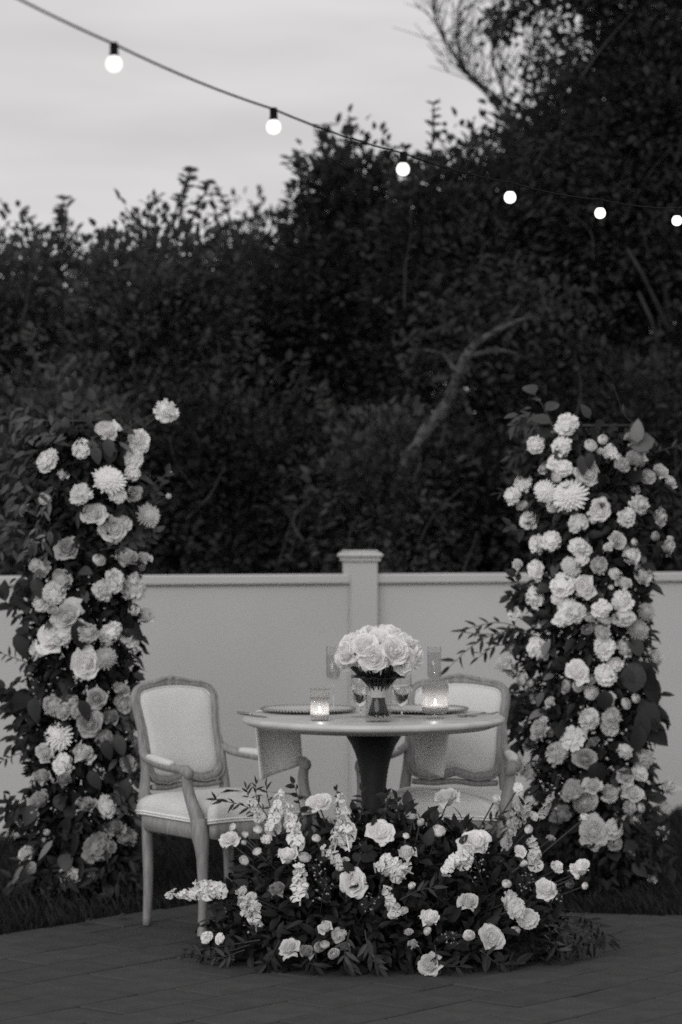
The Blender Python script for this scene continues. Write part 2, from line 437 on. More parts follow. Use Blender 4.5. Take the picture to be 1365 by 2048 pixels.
def tree(name, label, cx, top, halfw, d, nclump, lpc, leaf=.055, mi=0, group='trees and tall shrubs beyond the fence', low=1150, sprigs=6, clump_r=.17, depthw=.8, lean=0.0, twigs=5):
    """crown of leaf clumps on a branching trunk; sizes read from the photograph at distance d"""
    base = W(cx, HOR, d); base.z = -.03
    zt = W(cx, top, d).z; hw = halfw*d/FPX; z0 = .35
    t = thing(name, label, 'tree', base, 0, group)
    mb = MB(); tips = []
    nst = random.randint(2, 3)
    for s_ in range(nst):
        tube_branches(mb, (random.uniform(-.1, .1), random.uniform(-.1, .1), 0), (random.gauss(lean, .25), random.gauss(0, .2), 1), (zt)*.30, .035 + .008*zt, 2, .5, .25, tips, 6, 3)
    mb.build('trunk', M_bark, t)
    # clump centres through the crown volume, denser at its skin
    n = int(nclump*1.75)
    u = rdir(n); rr = rng.uniform(.25, 1.0, n) ** .45
    zc = (zt + z0)/2; hz_ = (zt - z0)/2
    th = np.arctan2(u[:, 1], u[:, 0])
    lob = 1 + .16*np.sin(th*3 + cx) + .12*np.sin(u[:, 2]*7 + cx*.7) + rng.normal(0, .07, n)
    # box-ish lower body so the crowns close up behind the fence
    C = np.stack([u[:, 0]*hw*rr*lob, u[:, 1]*hw*depthw*rr*lob, zc + np.sign(u[:, 2])*np.abs(u[:, 2])**.75*hz_*rr*np.minimum(lob, 1.05)], 1)
    C[:, 0] += lean*(C[:, 2] - zc)
    nl = rng.integers(int(lpc*.6), int(lpc*1.3), n)
    idx = np.repeat(np.arange(n), nl); N = len(idx)
    cr = (clump_r*rng.uniform(.7, 1.3, n))[idx]
    off = rdir(N)*(rng.uniform(.2, 1, N)**.6*cr)[:, None]
    P = C[idx] + off
    out = norm(np.stack([u[idx, 0], u[idx, 1], u[idx, 2]*.6 + .25], 1))
    T = off/np.maximum(cr[:, None], .01)*.8 + out*.7 + rdir(N)*.5
    Nn = out*.5 + np.array([0, 0, .8]) + rdir(N)*.55
    L = leaf*rng.uniform(.7, 1.35, N); Wd = L*rng.uniform(.5, .7, N)
    # long upright sprigs over the outline
    SP, ST, SN, SL = [], [], [], []
    for k in range(sprigs):
        sm = MB()
        a = random.uniform(-.95, .95); q = Vector((a*hw, random.uniform(-.3, .3), zc + hz_*(1-abs(a)**2.2)**.5*.93))
        dd = Vector((random.gauss(a*.35, .25), random.gauss(0, .2), 1)).normalized(); ln = random.uniform(.18, .42)
        pts = spline([q - dd*.2, q + dd*ln*.5, q + dd*ln + Vector((random.uniform(-.06, .06), 0, 0))], 4)
        sm.tube(pts, [.006]*(len(pts)-1) + [.003], 4); sm.build('sprig', M_bark, t)
        for i in range(2, len(pts)):
            for s_ in range(3):
                SP.append(pts[i]); v = Vector((random.gauss(0, 1), random.gauss(0, 1), .5)).normalized()
                ST.append(v); SN.append((0, -.5, .7)); SL.append(leaf*random.uniform(.9, 1.4))
    for k in range(twigs):
        q = Vector((random.uniform(-.8, .8)*hw, -hw*depthw*random.uniform(.75, 1.0), random.uniform(.9, zt*.85)))
        e = q + Vector((random.gauss(0, .18), random.gauss(0, .05), random.uniform(.2, .5)))
        MB().tube(spline([q, (q+e)/2 + Vector((random.gauss(0, .05), 0, 0)), e], 4), [.007 - .0006*i for i in range(9)], 5).build('twig', M_twig, t)
    if SP:
        SL = np.array(SL)
        P = np.vstack([P, np.array([tuple(v) for v in SP])]); T = np.vstack([T, np.array([tuple(v) for v in ST])])
        Nn = np.vstack([Nn, np.array(SN)]); L = np.concatenate([L, SL]); Wd = np.concatenate([Wd, SL*.6])
    c = put('crown', leaf_cloud('crown', P, T, Nn, L, Wd, M_leaf_tree[mi]), t); c['kind'] = 'stuff'
    return t

tree('tree', 'dense dark evergreen shrub whose crown meets the left picture edge', 40, 455, 200, 15.6, 520, 26, mi=1)
tree('tree', 'evergreen with a leafy upright tuft on top, behind the left flower column', 310, 425, 170, 15.2, 520, 26, mi=1, sprigs=10)
tree('tree', 'rounded shrub between the tufted evergreen and the taller central tree', 500, 450, 150, 16.4, 420, 26, mi=0)
tree('tree', 'medium tall evergreen with two thin shoots on top, left of the third bulb', 705, 270, 140, 16.2, 620, 26, mi=0, sprigs=10)
tree('tree', 'broad dark evergreen under the third and fourth bulbs with pale trunk showing', 930, 260, 180, 15.6, 640, 26, mi=0, sprigs=8)
tree('tree', 'tall dark evergreen rising beside the bare branched tree', 1120, 110, 190, 16.6, 700, 26, mi=0, sprigs=8)
tall = tree('tree', 'tallest evergreen crown filling the upper right corner', 1320, -160, 230, 15.9, 1150, 26, mi=0, sprigs=8)
tree('tree', 'low bushy shrub just over the fence behind the left column', 150, 720, 230, 14.6, 300, 28, mi=1, sprigs=2)
tree('tree', 'low bushy shrub just over the fence between left column and post', 480, 760, 230, 14.8, 300, 28, mi=0, sprigs=2)
tree('tree', 'low bushy shrub just over the fence directly behind the square post', 760, 830, 190, 14.5, 240, 28, mi=1, sprigs=2)
tree('tree', 'low bushy shrub just over the fence left of the right column', 1000, 860, 170, 14.7, 200, 28, mi=0, sprigs=2)
tree('tree', 'low bushy shrub just over the fence behind the right column', 1250, 700, 220, 14.6, 300, 28, mi=0, sprigs=2)

tree('tree', 'far evergreen seen only as dark depth behind the left shrubs', 180, 500, 330, 18.4, 520, 24, leaf=.065, mi=0, sprigs=3, clump_r=.22)
tree('tree', 'far evergreen filling the depth between the tufted and the two shoot tree', 560, 440, 250, 18.8, 520, 24, leaf=.065, mi=0, sprigs=3, clump_r=.22)
tree('tree', 'far evergreen filling the depth behind the pale leaning trunk', 860, 340, 230, 18.2, 520, 24, leaf=.065, mi=0, sprigs=3, clump_r=.22)
tree('tree', 'far evergreen filling the depth behind the right hand crowns', 1275, 20, 250, 18.6, 950, 24, leaf=.065, mi=0, sprigs=3, clump_r=.22)

tree('tree', 'far evergreen closing the gaps at the right picture edge above the column', 1340, 330, 230, 19.2, 520, 24, leaf=.065, mi=0, sprigs=0, clump_r=.24, twigs=0)

tree('tree', 'dense evergreen shrub standing outside the left picture edge', -330, 440, 220, 15.8, 480, 24, mi=1, sprigs=3)
tree('tree', 'tall dense evergreen standing outside the right picture edge', 1760, -60, 240, 16.2, 700, 24, mi=0, sprigs=3)

# leaning pale trunk showing in a gap of the foliage
lt = thing('tree', 'leaning tree with a bare pale curved trunk in a gap of dark leaves', 'tree', W(790, HOR, 14.35) - Vector((0, 0, CAM_H)), 0, 'trees and tall shrubs beyond the fence')
mb = MB(); B0 = Vector(lt.location)
pts = [W(770, 1230, 14.4), W(800, 980, 14.3), W(840, 880, 14.2), W(893, 812, 14.15), W(915, 750, 14.1), W(945, 695, 14.1), W(1000, 655, 14.2), W(1040, 610, 14.4)]
pts = [B0 + Vector((0, 0, -.05))] + pts
sp = spline(pts, 6); nn = len(sp)
mb.tube([p - B0 for p in sp], [(.052 - .04*i/nn)*(1 + .16*math.sin(i*1.7) + .1*math.sin(i*.61)) for i in range(nn)], 9)
for a, b in ((34, (1060, 720)), (30, (850, 700)), (24, (880, 900)), (40, (1090, 640))):
    q = sp[min(a, nn-1)]; e = W(b[0], b[1], 14.3)
    mb.tube([p - B0 for p in spline([q, (q+e)/2 + Vector((.02, 0, .04)), e], 5)], [.018 - .0012*i for i in range(11)], 6)
mb.build('trunk', mat('pale_bark', .085, .9, .55, 14, 1.0, 45), lt)
n = 1500
cc = np.array([tuple(W(x, y, 14.35) - B0) for x, y in ((1010, 650), (1080, 680), (860, 690), (960, 620), (1060, 600), (890, 905), (1110, 640), (990, 700))])
ii = rng.integers(0, len(cc), n)
P = cc[ii] + rng.normal(0, .13, (n, 3))
c = put('crown', leaf_cloud('crown', P, rdir(n), np.array([0, -.4, .8]) + rdir(n)*.5, .055*rng.uniform(.7, 1.3, n), .034*rng.uniform(.7, 1.3, n), M_leaf_tree[0]), lt); c['kind'] = 'stuff'
n = 200; ti = rng.integers(8, len(sp), n)
P = np.array([tuple(p - B0) for p in sp])[ti] + rng.normal(0, 1, (n, 3))*np.array([.16, .05, .13]) + np.array([0, -.14, 0])
c = put('crown', leaf_cloud('crown', P, rdir(n), np.array([0, -.4, .8]) + rdir(n)*.5, .055*rng.uniform(.7, 1.3, n), .034*rng.uniform(.7, 1.3, n), M_leaf_tree[0]), lt); c['kind'] = 'stuff'

# bough of the tallest evergreen reaching left over the bare twigs
B1 = Vector(tall.location); bp_ = spline([W(x, y, 15.6) - B1 for x, y in ((1250, -10), (1180, 0), (1110, -12), (1050, 5), (1010, 40), (990, 75))], 6)
MB().tube(bp_, [.022 - .0006*i for i in range(len(bp_))], 6).build('bough', M_bark, tall)
n = 620; bi_ = np.minimum((rng.beta(1.0, 1.3, n)*len(bp_)).astype(int), len(bp_)-1)
P = np.array([tuple(p) for p in bp_])[bi_] + rng.normal(0, 1, (n, 3))*np.array([.07, .08, .055]) + np.array([0, 0, -.01])
L = .06*rng.uniform(.7, 1.3, n)
c = put('bough_leaves', leaf_cloud('bough_leaves', P, rdir(n) + np.array([-.4, 0, .1]), np.array([0, -.4, .8]) + rdir(n)*.5, L, L*.6, M_leaf_tree[0]), tall); c['kind'] = 'stuff'

# bare tree against the sky
bt = thing('bare_tree', 'leafless tree with thin curved twigs against the bright sky', 'tree', W(1075, HOR, 18) - Vector((0, 0, CAM_H)))
mb = MB(); B0 = Vector(bt.location)
def path(pp, r0, r1, d=18, k=6, n=5):
    s_ = spline([W(x, y, d) - B0 for x, y in pp], k); m_ = len(s_)
    mb.tube(s_, [r0 + (r1-r0)*i/(m_-1) for i in range(m_)], n); return s_
mb.tube(spline([(0, 0, -.05), (.02, 0, 1.5), (-.03, 0, 2.7), tuple(W(1050, 330, 18) - B0)], 6), [.09 - .0022*i for i in range(19)], 7)
limbs = [path([(1050, 330), (1005, 210), (940, 150), (895, 90), (868, 20), (862, -60)], .017, .005),
         path([(1030, 260), (975, 190), (930, 140), (915, 60), (930, -40)], .013, .004),
         path([(1045, 310), (1010, 190), (985, 110), (1000, 40), (990, -60)], .013, .004),
         path([(1050, 330), (1050, 200), (1060, 110), (1090, 40), (1100, -60)], .014, .004),
         path([(1050, 320), (1090, 190), (1130, 110), (1150, 30), (1190, -60)], .013, .004)]
for s_ in limbs:
    for i in range(6, len(s_)-1, 1):
        for k in range(2):
            q = s_[i]; dd = (s_[i+1]-s_[i]).normalized()
            v = (dd + Vector((random.gauss(.35, .75), random.gauss(0, .5), random.gauss(.25, .55)))).normalized(); ln = random.uniform(.2, .5)
            e1 = q + v*ln*.5; e2 = e1 + (v + Vector((random.gauss(0, .3), 0, random.gauss(.3, .2)))).normalized()*ln*.6
            mb.tube([q, e1, e2], [.0042, .003, .0015], 4)
            for j in range(2):
                w = (v + Vector((random.gauss(0, .7), random.gauss(0, .4), random.gauss(.2, .5)))).normalized()
                mb.tube([e1, e1 + w*ln*.35], [.0035, .0018], 3)
mb.build('trunk', M_bark, bt)

# ------------------------------------------------------------------ flowers and leaves: prototypes
def petal(mb, ang, half, prof, nu=4, nv=4, tip=.2, ruff=0.0, seed=0.0, cup=0.0):
    """petal wrapped round +Z: prof(v) -> (radius, height)"""
    def P(u, v):
        uu = u*2 - 1
        w = math.sin(PI*min(1, .12 + .62*v)) ** .8
        r, z = prof(v)
        a = ang + uu*half*w
        z -= tip*(uu*uu)*v*v*(.6+.4*v)
        r += cup*uu*uu*v
        if ruff:
            k = ruff*v*v
            z += k*math.sin(uu*7 + seed)*.5; r += k*math.cos(uu*5.3 + seed*1.7)*.6
        return (r*math.cos(a), r*math.sin(a), z)
    mb.grid(P, nu, nv)
def make_rose(openness=1.0, N=19, seed=0):
    rd = random.Random(seed); mb = MB()
    for k in range(N):
        t = k/(N-1)
        Rt = .07 + .78*t**.85; Zt = 1.0 - .42*t**1.4 - .06*rd.random()
        fl = .34*openness*max(0, t-.35)**1.0 + .03*rd.random(); cu = .30*openness*max(0, t-.45)
        def prof(v, Rt=Rt, Zt=Zt, fl=fl, cu=cu, t=t):
            r = Rt*(math.sin(min(1, v*1.15)*PI/2)**.8) + fl*v**3
            z = .1*t + (Zt)*(v**1.05) - cu*max(0, v-.62)**1.5*2.4
            return r, z
        petal(mb, k*2.399 + rd.uniform(-.25, .25), (1.2 - .42*t)*rd.uniform(.9, 1.1), prof, 6, 5, .08 + (.16 if t < .7 else .42)*t*rd.uniform(.7, 1.3), .03 + .05*t, rd.uniform(0, 6), .04)
    mb.ball((0, 0, .22), .44, 10, 6, (1, 1, 1.1))
    return mb
def make_peony(N=26, seed=0, ruff=.11, flat=.85):
    """ruffled ball bloom (carnation, garden rose)"""
    rd = random.Random(seed); mb = MB()
    for k in range(N):
        t = (k+.5)/N
        cz = 1 - 1.25*t; ang = k*2.399
        th = math.acos(max(-1, min(1, cz))) + rd.uniform(-.12, .12)
        d = Vector((math.sin(th)*math.cos(ang), math.sin(th)*math.sin(ang), math.cos(th)))
        s_ = Vector((-math.sin(ang), math.cos(ang), 0)); s_ = (s_ + d.cross(s_)*rd.uniform(-.6, .6)).normalized()
        nrm = d.cross(s_)
        Ln = rd.uniform(.78, 1.10); wd = rd.uniform(.62, .85); ph = rd.uniform(0, 6)
        def P(u, v, d=d, s_=s_, nrm=nrm, Ln=Ln, wd=wd, ph=ph):
            uu = u*2-1
            p = d*(Ln*(.25+.75*v)*(1-.18*uu*uu)) + s_*(wd*uu*(v**.6)*.62)
            p += nrm*(ruff*v*math.sin(uu*6+ph) + .14*v*v*math.cos(ph)) + d*(ruff*.5*v*math.cos(uu*9+ph*2))
            return (p.x, p.y, p.z*flat)
        mb.grid(P, 6, 3)
    mb.ball((0, 0, .05), .68, 10, 7, (1, 1, .85))
    return mb
def make_mum(N=110, seed=0):
    rd = random.Random(seed); mb = MB()
    for k in range(N):
        t = (k+.5)/N
        th = math.acos(1 - 1.3*t) + rd.uniform(-.08, .08); ang = k*2.399
        d = Vector((math.sin(th)*math.cos(ang), math.sin(th)*math.sin(ang), math.cos(th)))
        s_ = Vector((-math.sin(ang), math.cos(ang), 0)); n_ = d.cross(s_)
        Ln = (.75 + .38*t)*rd.uniform(.9, 1.1); cv = (.28 - .5*t)*rd.uniform(.5, 1.3)
        def P(u, v, d=d, s_=s_, n_=n_, Ln=Ln, cv=cv):
            uu = u*2-1
            w = .105*math.sin(PI*(.12+.8*v))**.6
            p = d*Ln*(.2+.8*v) + s_*uu*w - n_*cv*v*v*.5 + d*(-.03*uu*uu)
            return tuple(p)
        mb.grid(P, 2, 3)
    mb.ball((0, 0, 0), .66, 10, 7)
    return mb
def make_ranunculus(N=26, seed=0):
    rd = random.Random(seed); mb = MB()
    for k in range(N):
        t = k/(N-1); Rt = .16 + .80*t; Zt = .95 - .25*t*t
        def prof(v, Rt=Rt, Zt=Zt, t=t):
            return Rt*math.sin(min(1, v*1.3)*PI/2)*(1-.22*v**4), -.35*t + (Zt+.35*t)*v
        petal(mb, k*2.399 + rd.uniform(-.2, .2), rd.uniform(.75, .95), prof, 4, 4, .10, .02, rd.uniform(0, 6))
    mb.ball((0, 0, .1), .55, 8, 6)
    return mb
def make_bud(seed=0):
    rd = random.Random(seed); mb = MB()
    for k in range(9):
        t = k/8; Rt = .25 + .35*t
        def prof(v, Rt=Rt, t=t):
            return Rt*math.sin(min(1, .15+v)*PI*.62)**.9, -.3 + (1.45-.25*t)*v
        petal(mb, k*2.399, 1.0, prof, 4, 4, .15, .02, rd.uniform(0, 6))
    mb.ball((0, 0, .1), .42, 8, 6, (1, 1, 1.3))
    return mb
def make_open(seed=0):
    rd = random.Random(seed); mb = MB()
    for k in range(11):
        t = 0 if k < 5 else 1
        def prof(v, t=t):
            return (.62 + .38*t)*v**.8, .12 + (.42-.22*t)*v**1.6 - .1*t*v**4
        petal(mb, k*2*PI/(5 if k < 5 else 6) + .5*t, .52, prof, 5, 4, .05, .10, rd.uniform(0, 6))
    for k in range(18):
        a = k*2.399; r = .16*math.sqrt(k/18)
        mb.tube([(0, 0, .1), (r*1.3*math.cos(a), r*1.3*math.sin(a), .36)], .015, 3)
    mb.ball((0, 0, .14), .12, 6, 5)
    return mb
def make_stock(seed=0, N=13):
    """flower spike, length 1 along +Z"""
    rd = random.Random(seed); mb = MB()
    mb.tube([(0, 0, -.25), (0, 0, .5), (.01, 0, 1.0)], [.018, .014, .008], 5)
    for k in range(N):
        t = k/(N-1); z = .04 + .86*t; ang = k*2.399 + rd.uniform(-.3, .3)
        d = Vector((math.cos(ang), math.sin(ang), .25 + .5*t)).normalized()
        sz = (.165 - .06*t)*rd.uniform(.75, 1.2); z += rd.uniform(-.03, .03)
        c = Vector((0, 0, z)) + d*rd.uniform(.05, .13)
        fr = frame(d)
        for q in range(5):
            a = q*2*PI/5 + rd.uniform(-.2, .2); ph = rd.uniform(0, 6)
            def P(u, v, a=a, fr=fr, c=c, sz=sz, ph=ph):
                uu = u*2-1; r = sz*(.12+.9*v); aa = a + uu*.62*(.3+.7*v**.5)
                return tuple(c + (fr @ Vector((r*math.cos(aa), r*math.sin(aa), sz*(.35*v*(1-v)*2 + .16*math.sin(uu*4+ph)*v)))))
            mb.grid(P, 3, 2)
        mb.ball(tuple(c), sz*.28, 5, 4)
    for k in range(5):
        a = k*2.4; mb.ball((.02*math.cos(a), .02*math.sin(a), .92+.025*k), .025, 5, 4, (1, 1, 1.5))
    return mb
def make_spray(seed=0):
    """airy filler sprig of tiny five petalled flowers, length 1 along +Z"""
    rd = random.Random(seed); mb = MB(); st = MB()
    st.tube([(0, 0, -.3), (.02, 0, .5), (0, .03, 1)], [.012, .010, .006], 4)
    for k in range(17):
        z = .25 + .75*k/16; a = k*2.4; e = Vector((math.cos(a)*.26*rd.uniform(.5, 1.1), math.sin(a)*.26*rd.uniform(.5, 1.1), z + rd.uniform(.0, .2)))
        st.tube([(0, 0, z-.1), tuple(e)], [.006, .005], 3)
        fr = frame(e - Vector((0, 0, z-.4)) + Vector((rd.gauss(0, .3), rd.gauss(0, .3), 0)))
        for q in range(5):
            aa = q*2*PI/5
            pts = [(0, 0, 0), (.022*math.cos(aa-.5), .022*math.sin(aa-.5), .01), (.05*math.cos(aa), .05*math.sin(aa), .015), (.022*math.cos(aa+.5), .022*math.sin(aa+.5), .01)]
            mb.add([e + (fr @ Vector(p)) for p in pts], [(0, 1, 2, 3)])
    return mb, st
PROTO = {'R': [make_rose(1.0 + .25*(s % 2), 18 + s, s) for s in range(5)], 'S': [make_rose(.5, 15, 10+s) for s in range(3)],
         'C': [make_peony(20 + 4*(s % 3), s, .09 + .02*(s % 4)) for s in range(6)], 'M': [make_mum(115, s) for s in range(2)],
         'B': [make_ranunculus(24, s) for s in range(3)], 'U': [make_bud(s) for s in range(3)], 'A': [make_open(s) for s in range(2)],
         'T': [make_stock(s) for s in range(4)]}
FNAME = {'R': 'rose', 'S': 'rose', 'C': 'carnation', 'M': 'chrysanthemum', 'B': 'ranunculus', 'U': 'flower_bud', 'A': 'open_blossom', 'T': 'stock_spike'}
_cache = {}
def flower_mesh(kind, var, tone):
    k = (kind, var, tone)
    if k not in _cache:
        base = _cache.get((kind, var))
        if base is None:
            base = PROTO[kind][var].mesh(FNAME[kind]); base.materials.append(M_petal[0]); _cache[(kind, var)] = base
        me = base.copy(); me.materials[0] = M_petal[tone]; _cache[k] = me
    return _cache[k]
SCL = {'R': .47, 'S': .52, 'C': .50, 'M': .48, 'B': .50, 'U': .55, 'A': .5, 'T': 1.0}
CEN = {'R': .45, 'S': .45, 'C': .15, 'M': .15, 'B': .3, 'U': .3, 'A': .2, 'T': 0}
def add_flower(parent, kind, p, axis, dia, tone, spin=None):
    var = random.randrange(len(PROTO[kind]))
    s_ = dia*SCL[kind]; axis = Vector(axis).normalized()
    Mx = Matrix.Translation(Vector(p) - axis*CEN[kind]*s_) @ frame(axis) @ Matrix.Rotation(random.uniform(0, 2*PI) if spin is None else spin, 4, 'Z') @ Matrix.Diagonal((s_*random.uniform(.82, 1.18), s_*random.uniform(.82, 1.18), s_*random.uniform(.85, 1.15), 1))
    return put(FNAME[kind], flower_mesh(kind, var, tone), parent, M=Mx)

def leaf_proto(kind):
    """single leaf, length 1 along +Y, facing +Z"""
    mb = MB(); nu, nv = 2, 5
    wmax = {'ovate': .30, 'lance': .13, 'round': .42, 'fern': .2}[kind]
    def P(u, v):
        uu = u*2-1
        if kind == 'ovate': w = math.sin(PI*v**.8)**.8
        elif kind == 'lance': w = math.sin(PI*v**.75)**.9
        else: w = math.sin(PI*v)**.55
        return (uu*wmax*w, v, abs(uu)*wmax*w*.35 - .22*v*v)
    mb.grid(P, nu, nv)
    mb.tube([(0, -.14, .0), (0, 0, 0)], .012, 3)
    return mb
LEAF = {}
for kd in ('ovate', 'lance', 'round'):
    for mi in range(3): LEAF[kd, mi] = leaf_proto(kd).mesh('leaf', M_leaf[mi])
def add_leaf(parent, p, dirn, facing, length, kd='ovate', mi=0):
    y = Vector(dirn).normalized(); z = Vector(facing); z = z - y*z.dot(y)
    if z.length < 1e-4: z = y.orthogonal()
    z.normalize(); x = y.cross(z)
    rot = Matrix(((x.x, y.x, z.x), (x.y, y.y, z.y), (x.z, y.z, z.z))).to_4x4()
    return put('leaf', LEAF[kd, mi], parent, M=Matrix.Translation(p) @ rot @ Matrix.Diagonal((length, length, length, 1)))
def branch(parent, pts, n, length, kd='lance', mi=0, rad=.0022, start=.2, label=None):
    """twig with leaves: pts in the parent's space; leaves are sub-parts"""
    s_ = spline(pts, 6); m_ = len(s_); mb = MB()
    mb.tube(s_, [rad*(1-.6*i/m_) for i in range(m_)], 4)
    b = mb.build('branch', M_stem, parent)
    for k in range(n):
        f = start + (1-start)*k/max(1, n-1); i = min(m_-2, int(f*(m_-1)))
        t = (s_[i+1]-s_[i]).normalized(); side = 1 if k % 2 else -1
        lat = t.cross(Vector((0, -1, .15))).normalized()*side
        d = (t*random.uniform(.5, .9) + lat*random.uniform(.5, .9) + Vector((random.gauss(0, .2), random.gauss(0, .35), random.gauss(-.05, .2)))) if k < n-1 else t
        add_leaf(b, s_[i], d, (random.gauss(0, .4), -.8, .6), length*random.uniform(.75, 1.25), kd, mi)
    return b

# ------------------------------------------------------------------ flower columns
def column(label, cx, cd, ztop, rad, flowers, twigs, bigleaves, lobes, group, seed):
    random.seed(seed)
    base = Vector(((cx-CX)*cd/FPX, cd, -.03))
    t = thing('flower_column', label, 'flower arrangement', base, 0, group)
    # iron stand with ribs
    f = MB(); hw, hd = .155, .05
    for sx in (-1, 1):
        for sy in (-1, 1):
            f.tube([(sx*hw, sy*hd, 0), (sx*hw, sy*hd, ztop)], .008, 6)
    for z in (.05, .45, .9, 1.35, ztop):
        f.tube([(-hw, -hd, z), (hw, -hd, z), (hw, hd, z), (-hw, hd, z)], .007, 6, closed=True)
    for k in range(6):
        x = -hw + 2*hw*(k+.5)/6
        f.tube(spline([(x, -hd, ztop), (x-.01, -hd*.9, ztop-.06), (x-.035, -hd*.6, ztop-.16)], 3), .004, 4)
    f.build('iron_stand', M_metal, t)
    R_ = rad
    def surf(px, py, extra=0.0):
        d = cd - R_*.7
        for _ in range(3):
            w = W(px, py, d); dx = (w.x - base.x)/R_
            d = cd - R_*math.sqrt(max(0.0, 1-min(1, dx*dx)))*.85 - extra
        return W(px, py, d) - base, max(-1.3, min(1.3, dx))
    stems = MB(); occupied = []
    for (px, py, dia, kd, tone) in flowers:
        p, dx = surf(px, py, random.uniform(-.01, .05))
        D = dia*(cd-.15)/FPX*1.13
        if kd == 'R': ax = Vector((dx*.6 + random.gauss(0, .38), -1, random.gauss(.22, .34)))
        elif kd == 'S': ax = Vector((dx*.6 + random.gauss(0, .4), -.55, random.gauss(.75, .25)))
        else: ax = Vector((dx*.7 + random.gauss(0, .2), -.9, random.gauss(.3, .2)))
        add_flower(t, kd, p, ax, D, tone); occupied.append(p)
        c = Vector((p.x*.3, .02, p.z - .14)); stems.tube([c, (c+p)/2 + Vector((0, 0, -.01)), p - ax.normalized()*D*.2], .0028, 4)
    o = stems.build('stems', M_stem, t); o['kind'] = 'stuff'
    for (pp, n, ln, kd, mi) in twigs:
        branch(t, [surf(x, y, .02)[0] for x, y in pp], n, ln, kd, mi)
    for (px, py, sz, ang, kd, mi) in bigleaves:
        p, dx = surf(px, py, .05); a = R(ang); L = sz*cd/FPX
        dv = Vector((math.cos(a), -.15, math.sin(a))).normalized()
        add_leaf(t, p - dv*L*.5, dv, (random.gauss(0, .3), -1, .35), L, kd, mi)
    acc = {0: ([], [], [], []), 1: ([], [], [], [])}
    for (px, py, rp, m_, mi) in lobes:
        p, dx = surf(px, py, .0); rr_ = rp*cd/FPX; PP, TT, NN, LL = acc[mi]
        for q in range(m_):
            v = Vector((random.gauss(0, .5), random.gauss(0, .5), random.gauss(0, .5)))
            if v.length > 1.1: v.normalize()
            pos = p + v*rr_; dr = Vector((dx*.4 + random.gauss(0, .5), -.2 + random.gauss(0, .3), random.gauss(-.55, .45)))
            if q < 5: add_leaf(t, pos, dr, (random.gauss(0, .4), -.8, .6), random.uniform(.05, .075), random.choice(('lance', 'ovate')), mi)
            else: PP.append(tuple(pos)); TT.append(tuple(dr)); NN.append((random.gauss(0, .4), -.8, .6)); LL.append(random.uniform(.035, .065))
    for mi, m_ in ((0, M_leaf[0]), (1, M_trail)):
        PP, TT, NN, LL = acc[mi]; LL = np.array(LL)
        fo = put('trailing_foliage', leaf_cloud('trailing_foliage', np.array(PP), np.array(TT), np.array(NN), LL, LL*.38, m_), t); fo['kind'] = 'stuff'
    # scattered single leaves over the skin
    k = 0
    while k < 190:
        z = random.uniform(.04, ztop + .02); a = random.uniform(PI*1.0, PI*2.0) if random.random() < .85 else random.uniform(0, PI)
        r = R_*random.uniform(.72, 1.0)*(1 - .12*max(0, z-ztop+.3))
        p = Vector((r*math.cos(a), r*math.sin(a)*.85, z))
        if any((p-q).length < .035 for q in occupied): continue
        out = Vector((math.cos(a), math.sin(a), 0))
        d = (out*random.uniform(.3, 1) + Vector((random.gauss(0, .5), random.gauss(0, .3), random.gauss(-.35, .55))))
        mi = 0 if random.random() < .55 else (1 if random.random() < .8 else 2)
        add_leaf(t, p, d, out + Vector((0, -.2, random.uniform(.2, .8))), random.uniform(.045, .085), random.choice(('ovate', 'ovate', 'lance', 'round')), mi); k += 1
    # the inner mass of small leaves
    n = 6500
    z = rng.uniform(.0, ztop-.02, n); a = rng.uniform(0, 2*PI, n); r = R_*np.sqrt(rng.uniform(.1, .86, n))
    r *= 1 - .25*np.clip((z - ztop + .25)/.25, 0, 1)
    P = np.stack([r*np.cos(a), r*np.sin(a)*.85, z], 1)
    out = np.stack([np.cos(a), np.sin(a), np.zeros(n)], 1)
    L = rng.uniform(.035, .075, n)
    fo = put('foliage', leaf_cloud('foliage', P, out*.6 + rdir(n)*.7 + np.array([0, 0, -.25]), out*.6 + np.array([0, -.2, .6]) + rdir(n)*.4, L, L*rng.uniform(.3, .55, n), M_leaf[0]), t); fo['kind'] = 'stuff'
    return t
def conv(rows, sc, ox, oy): return [(ox + r[0]/sc, oy + r[1]/sc, r[2]/sc, r[3], r[4] if len(r) > 4 else 0) for r in rows]

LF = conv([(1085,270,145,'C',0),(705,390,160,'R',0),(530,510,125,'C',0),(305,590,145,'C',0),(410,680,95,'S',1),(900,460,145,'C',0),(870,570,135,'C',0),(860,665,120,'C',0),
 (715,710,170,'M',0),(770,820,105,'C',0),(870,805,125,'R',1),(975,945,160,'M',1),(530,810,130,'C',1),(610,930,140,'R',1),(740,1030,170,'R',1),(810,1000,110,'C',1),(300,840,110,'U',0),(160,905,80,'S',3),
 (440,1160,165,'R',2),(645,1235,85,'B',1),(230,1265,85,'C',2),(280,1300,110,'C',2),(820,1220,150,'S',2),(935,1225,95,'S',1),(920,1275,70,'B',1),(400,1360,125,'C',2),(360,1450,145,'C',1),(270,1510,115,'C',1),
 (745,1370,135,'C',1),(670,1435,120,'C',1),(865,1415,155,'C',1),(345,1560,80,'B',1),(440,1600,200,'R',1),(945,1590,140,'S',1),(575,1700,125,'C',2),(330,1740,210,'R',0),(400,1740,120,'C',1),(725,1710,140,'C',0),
 (845,1725,135,'C',0),(260,1800,120,'C',1),(865,1560,90,'U',0),(1100,670,40,'U',0),(1095,820,50,'U',1)], 3.25, 0, 740)
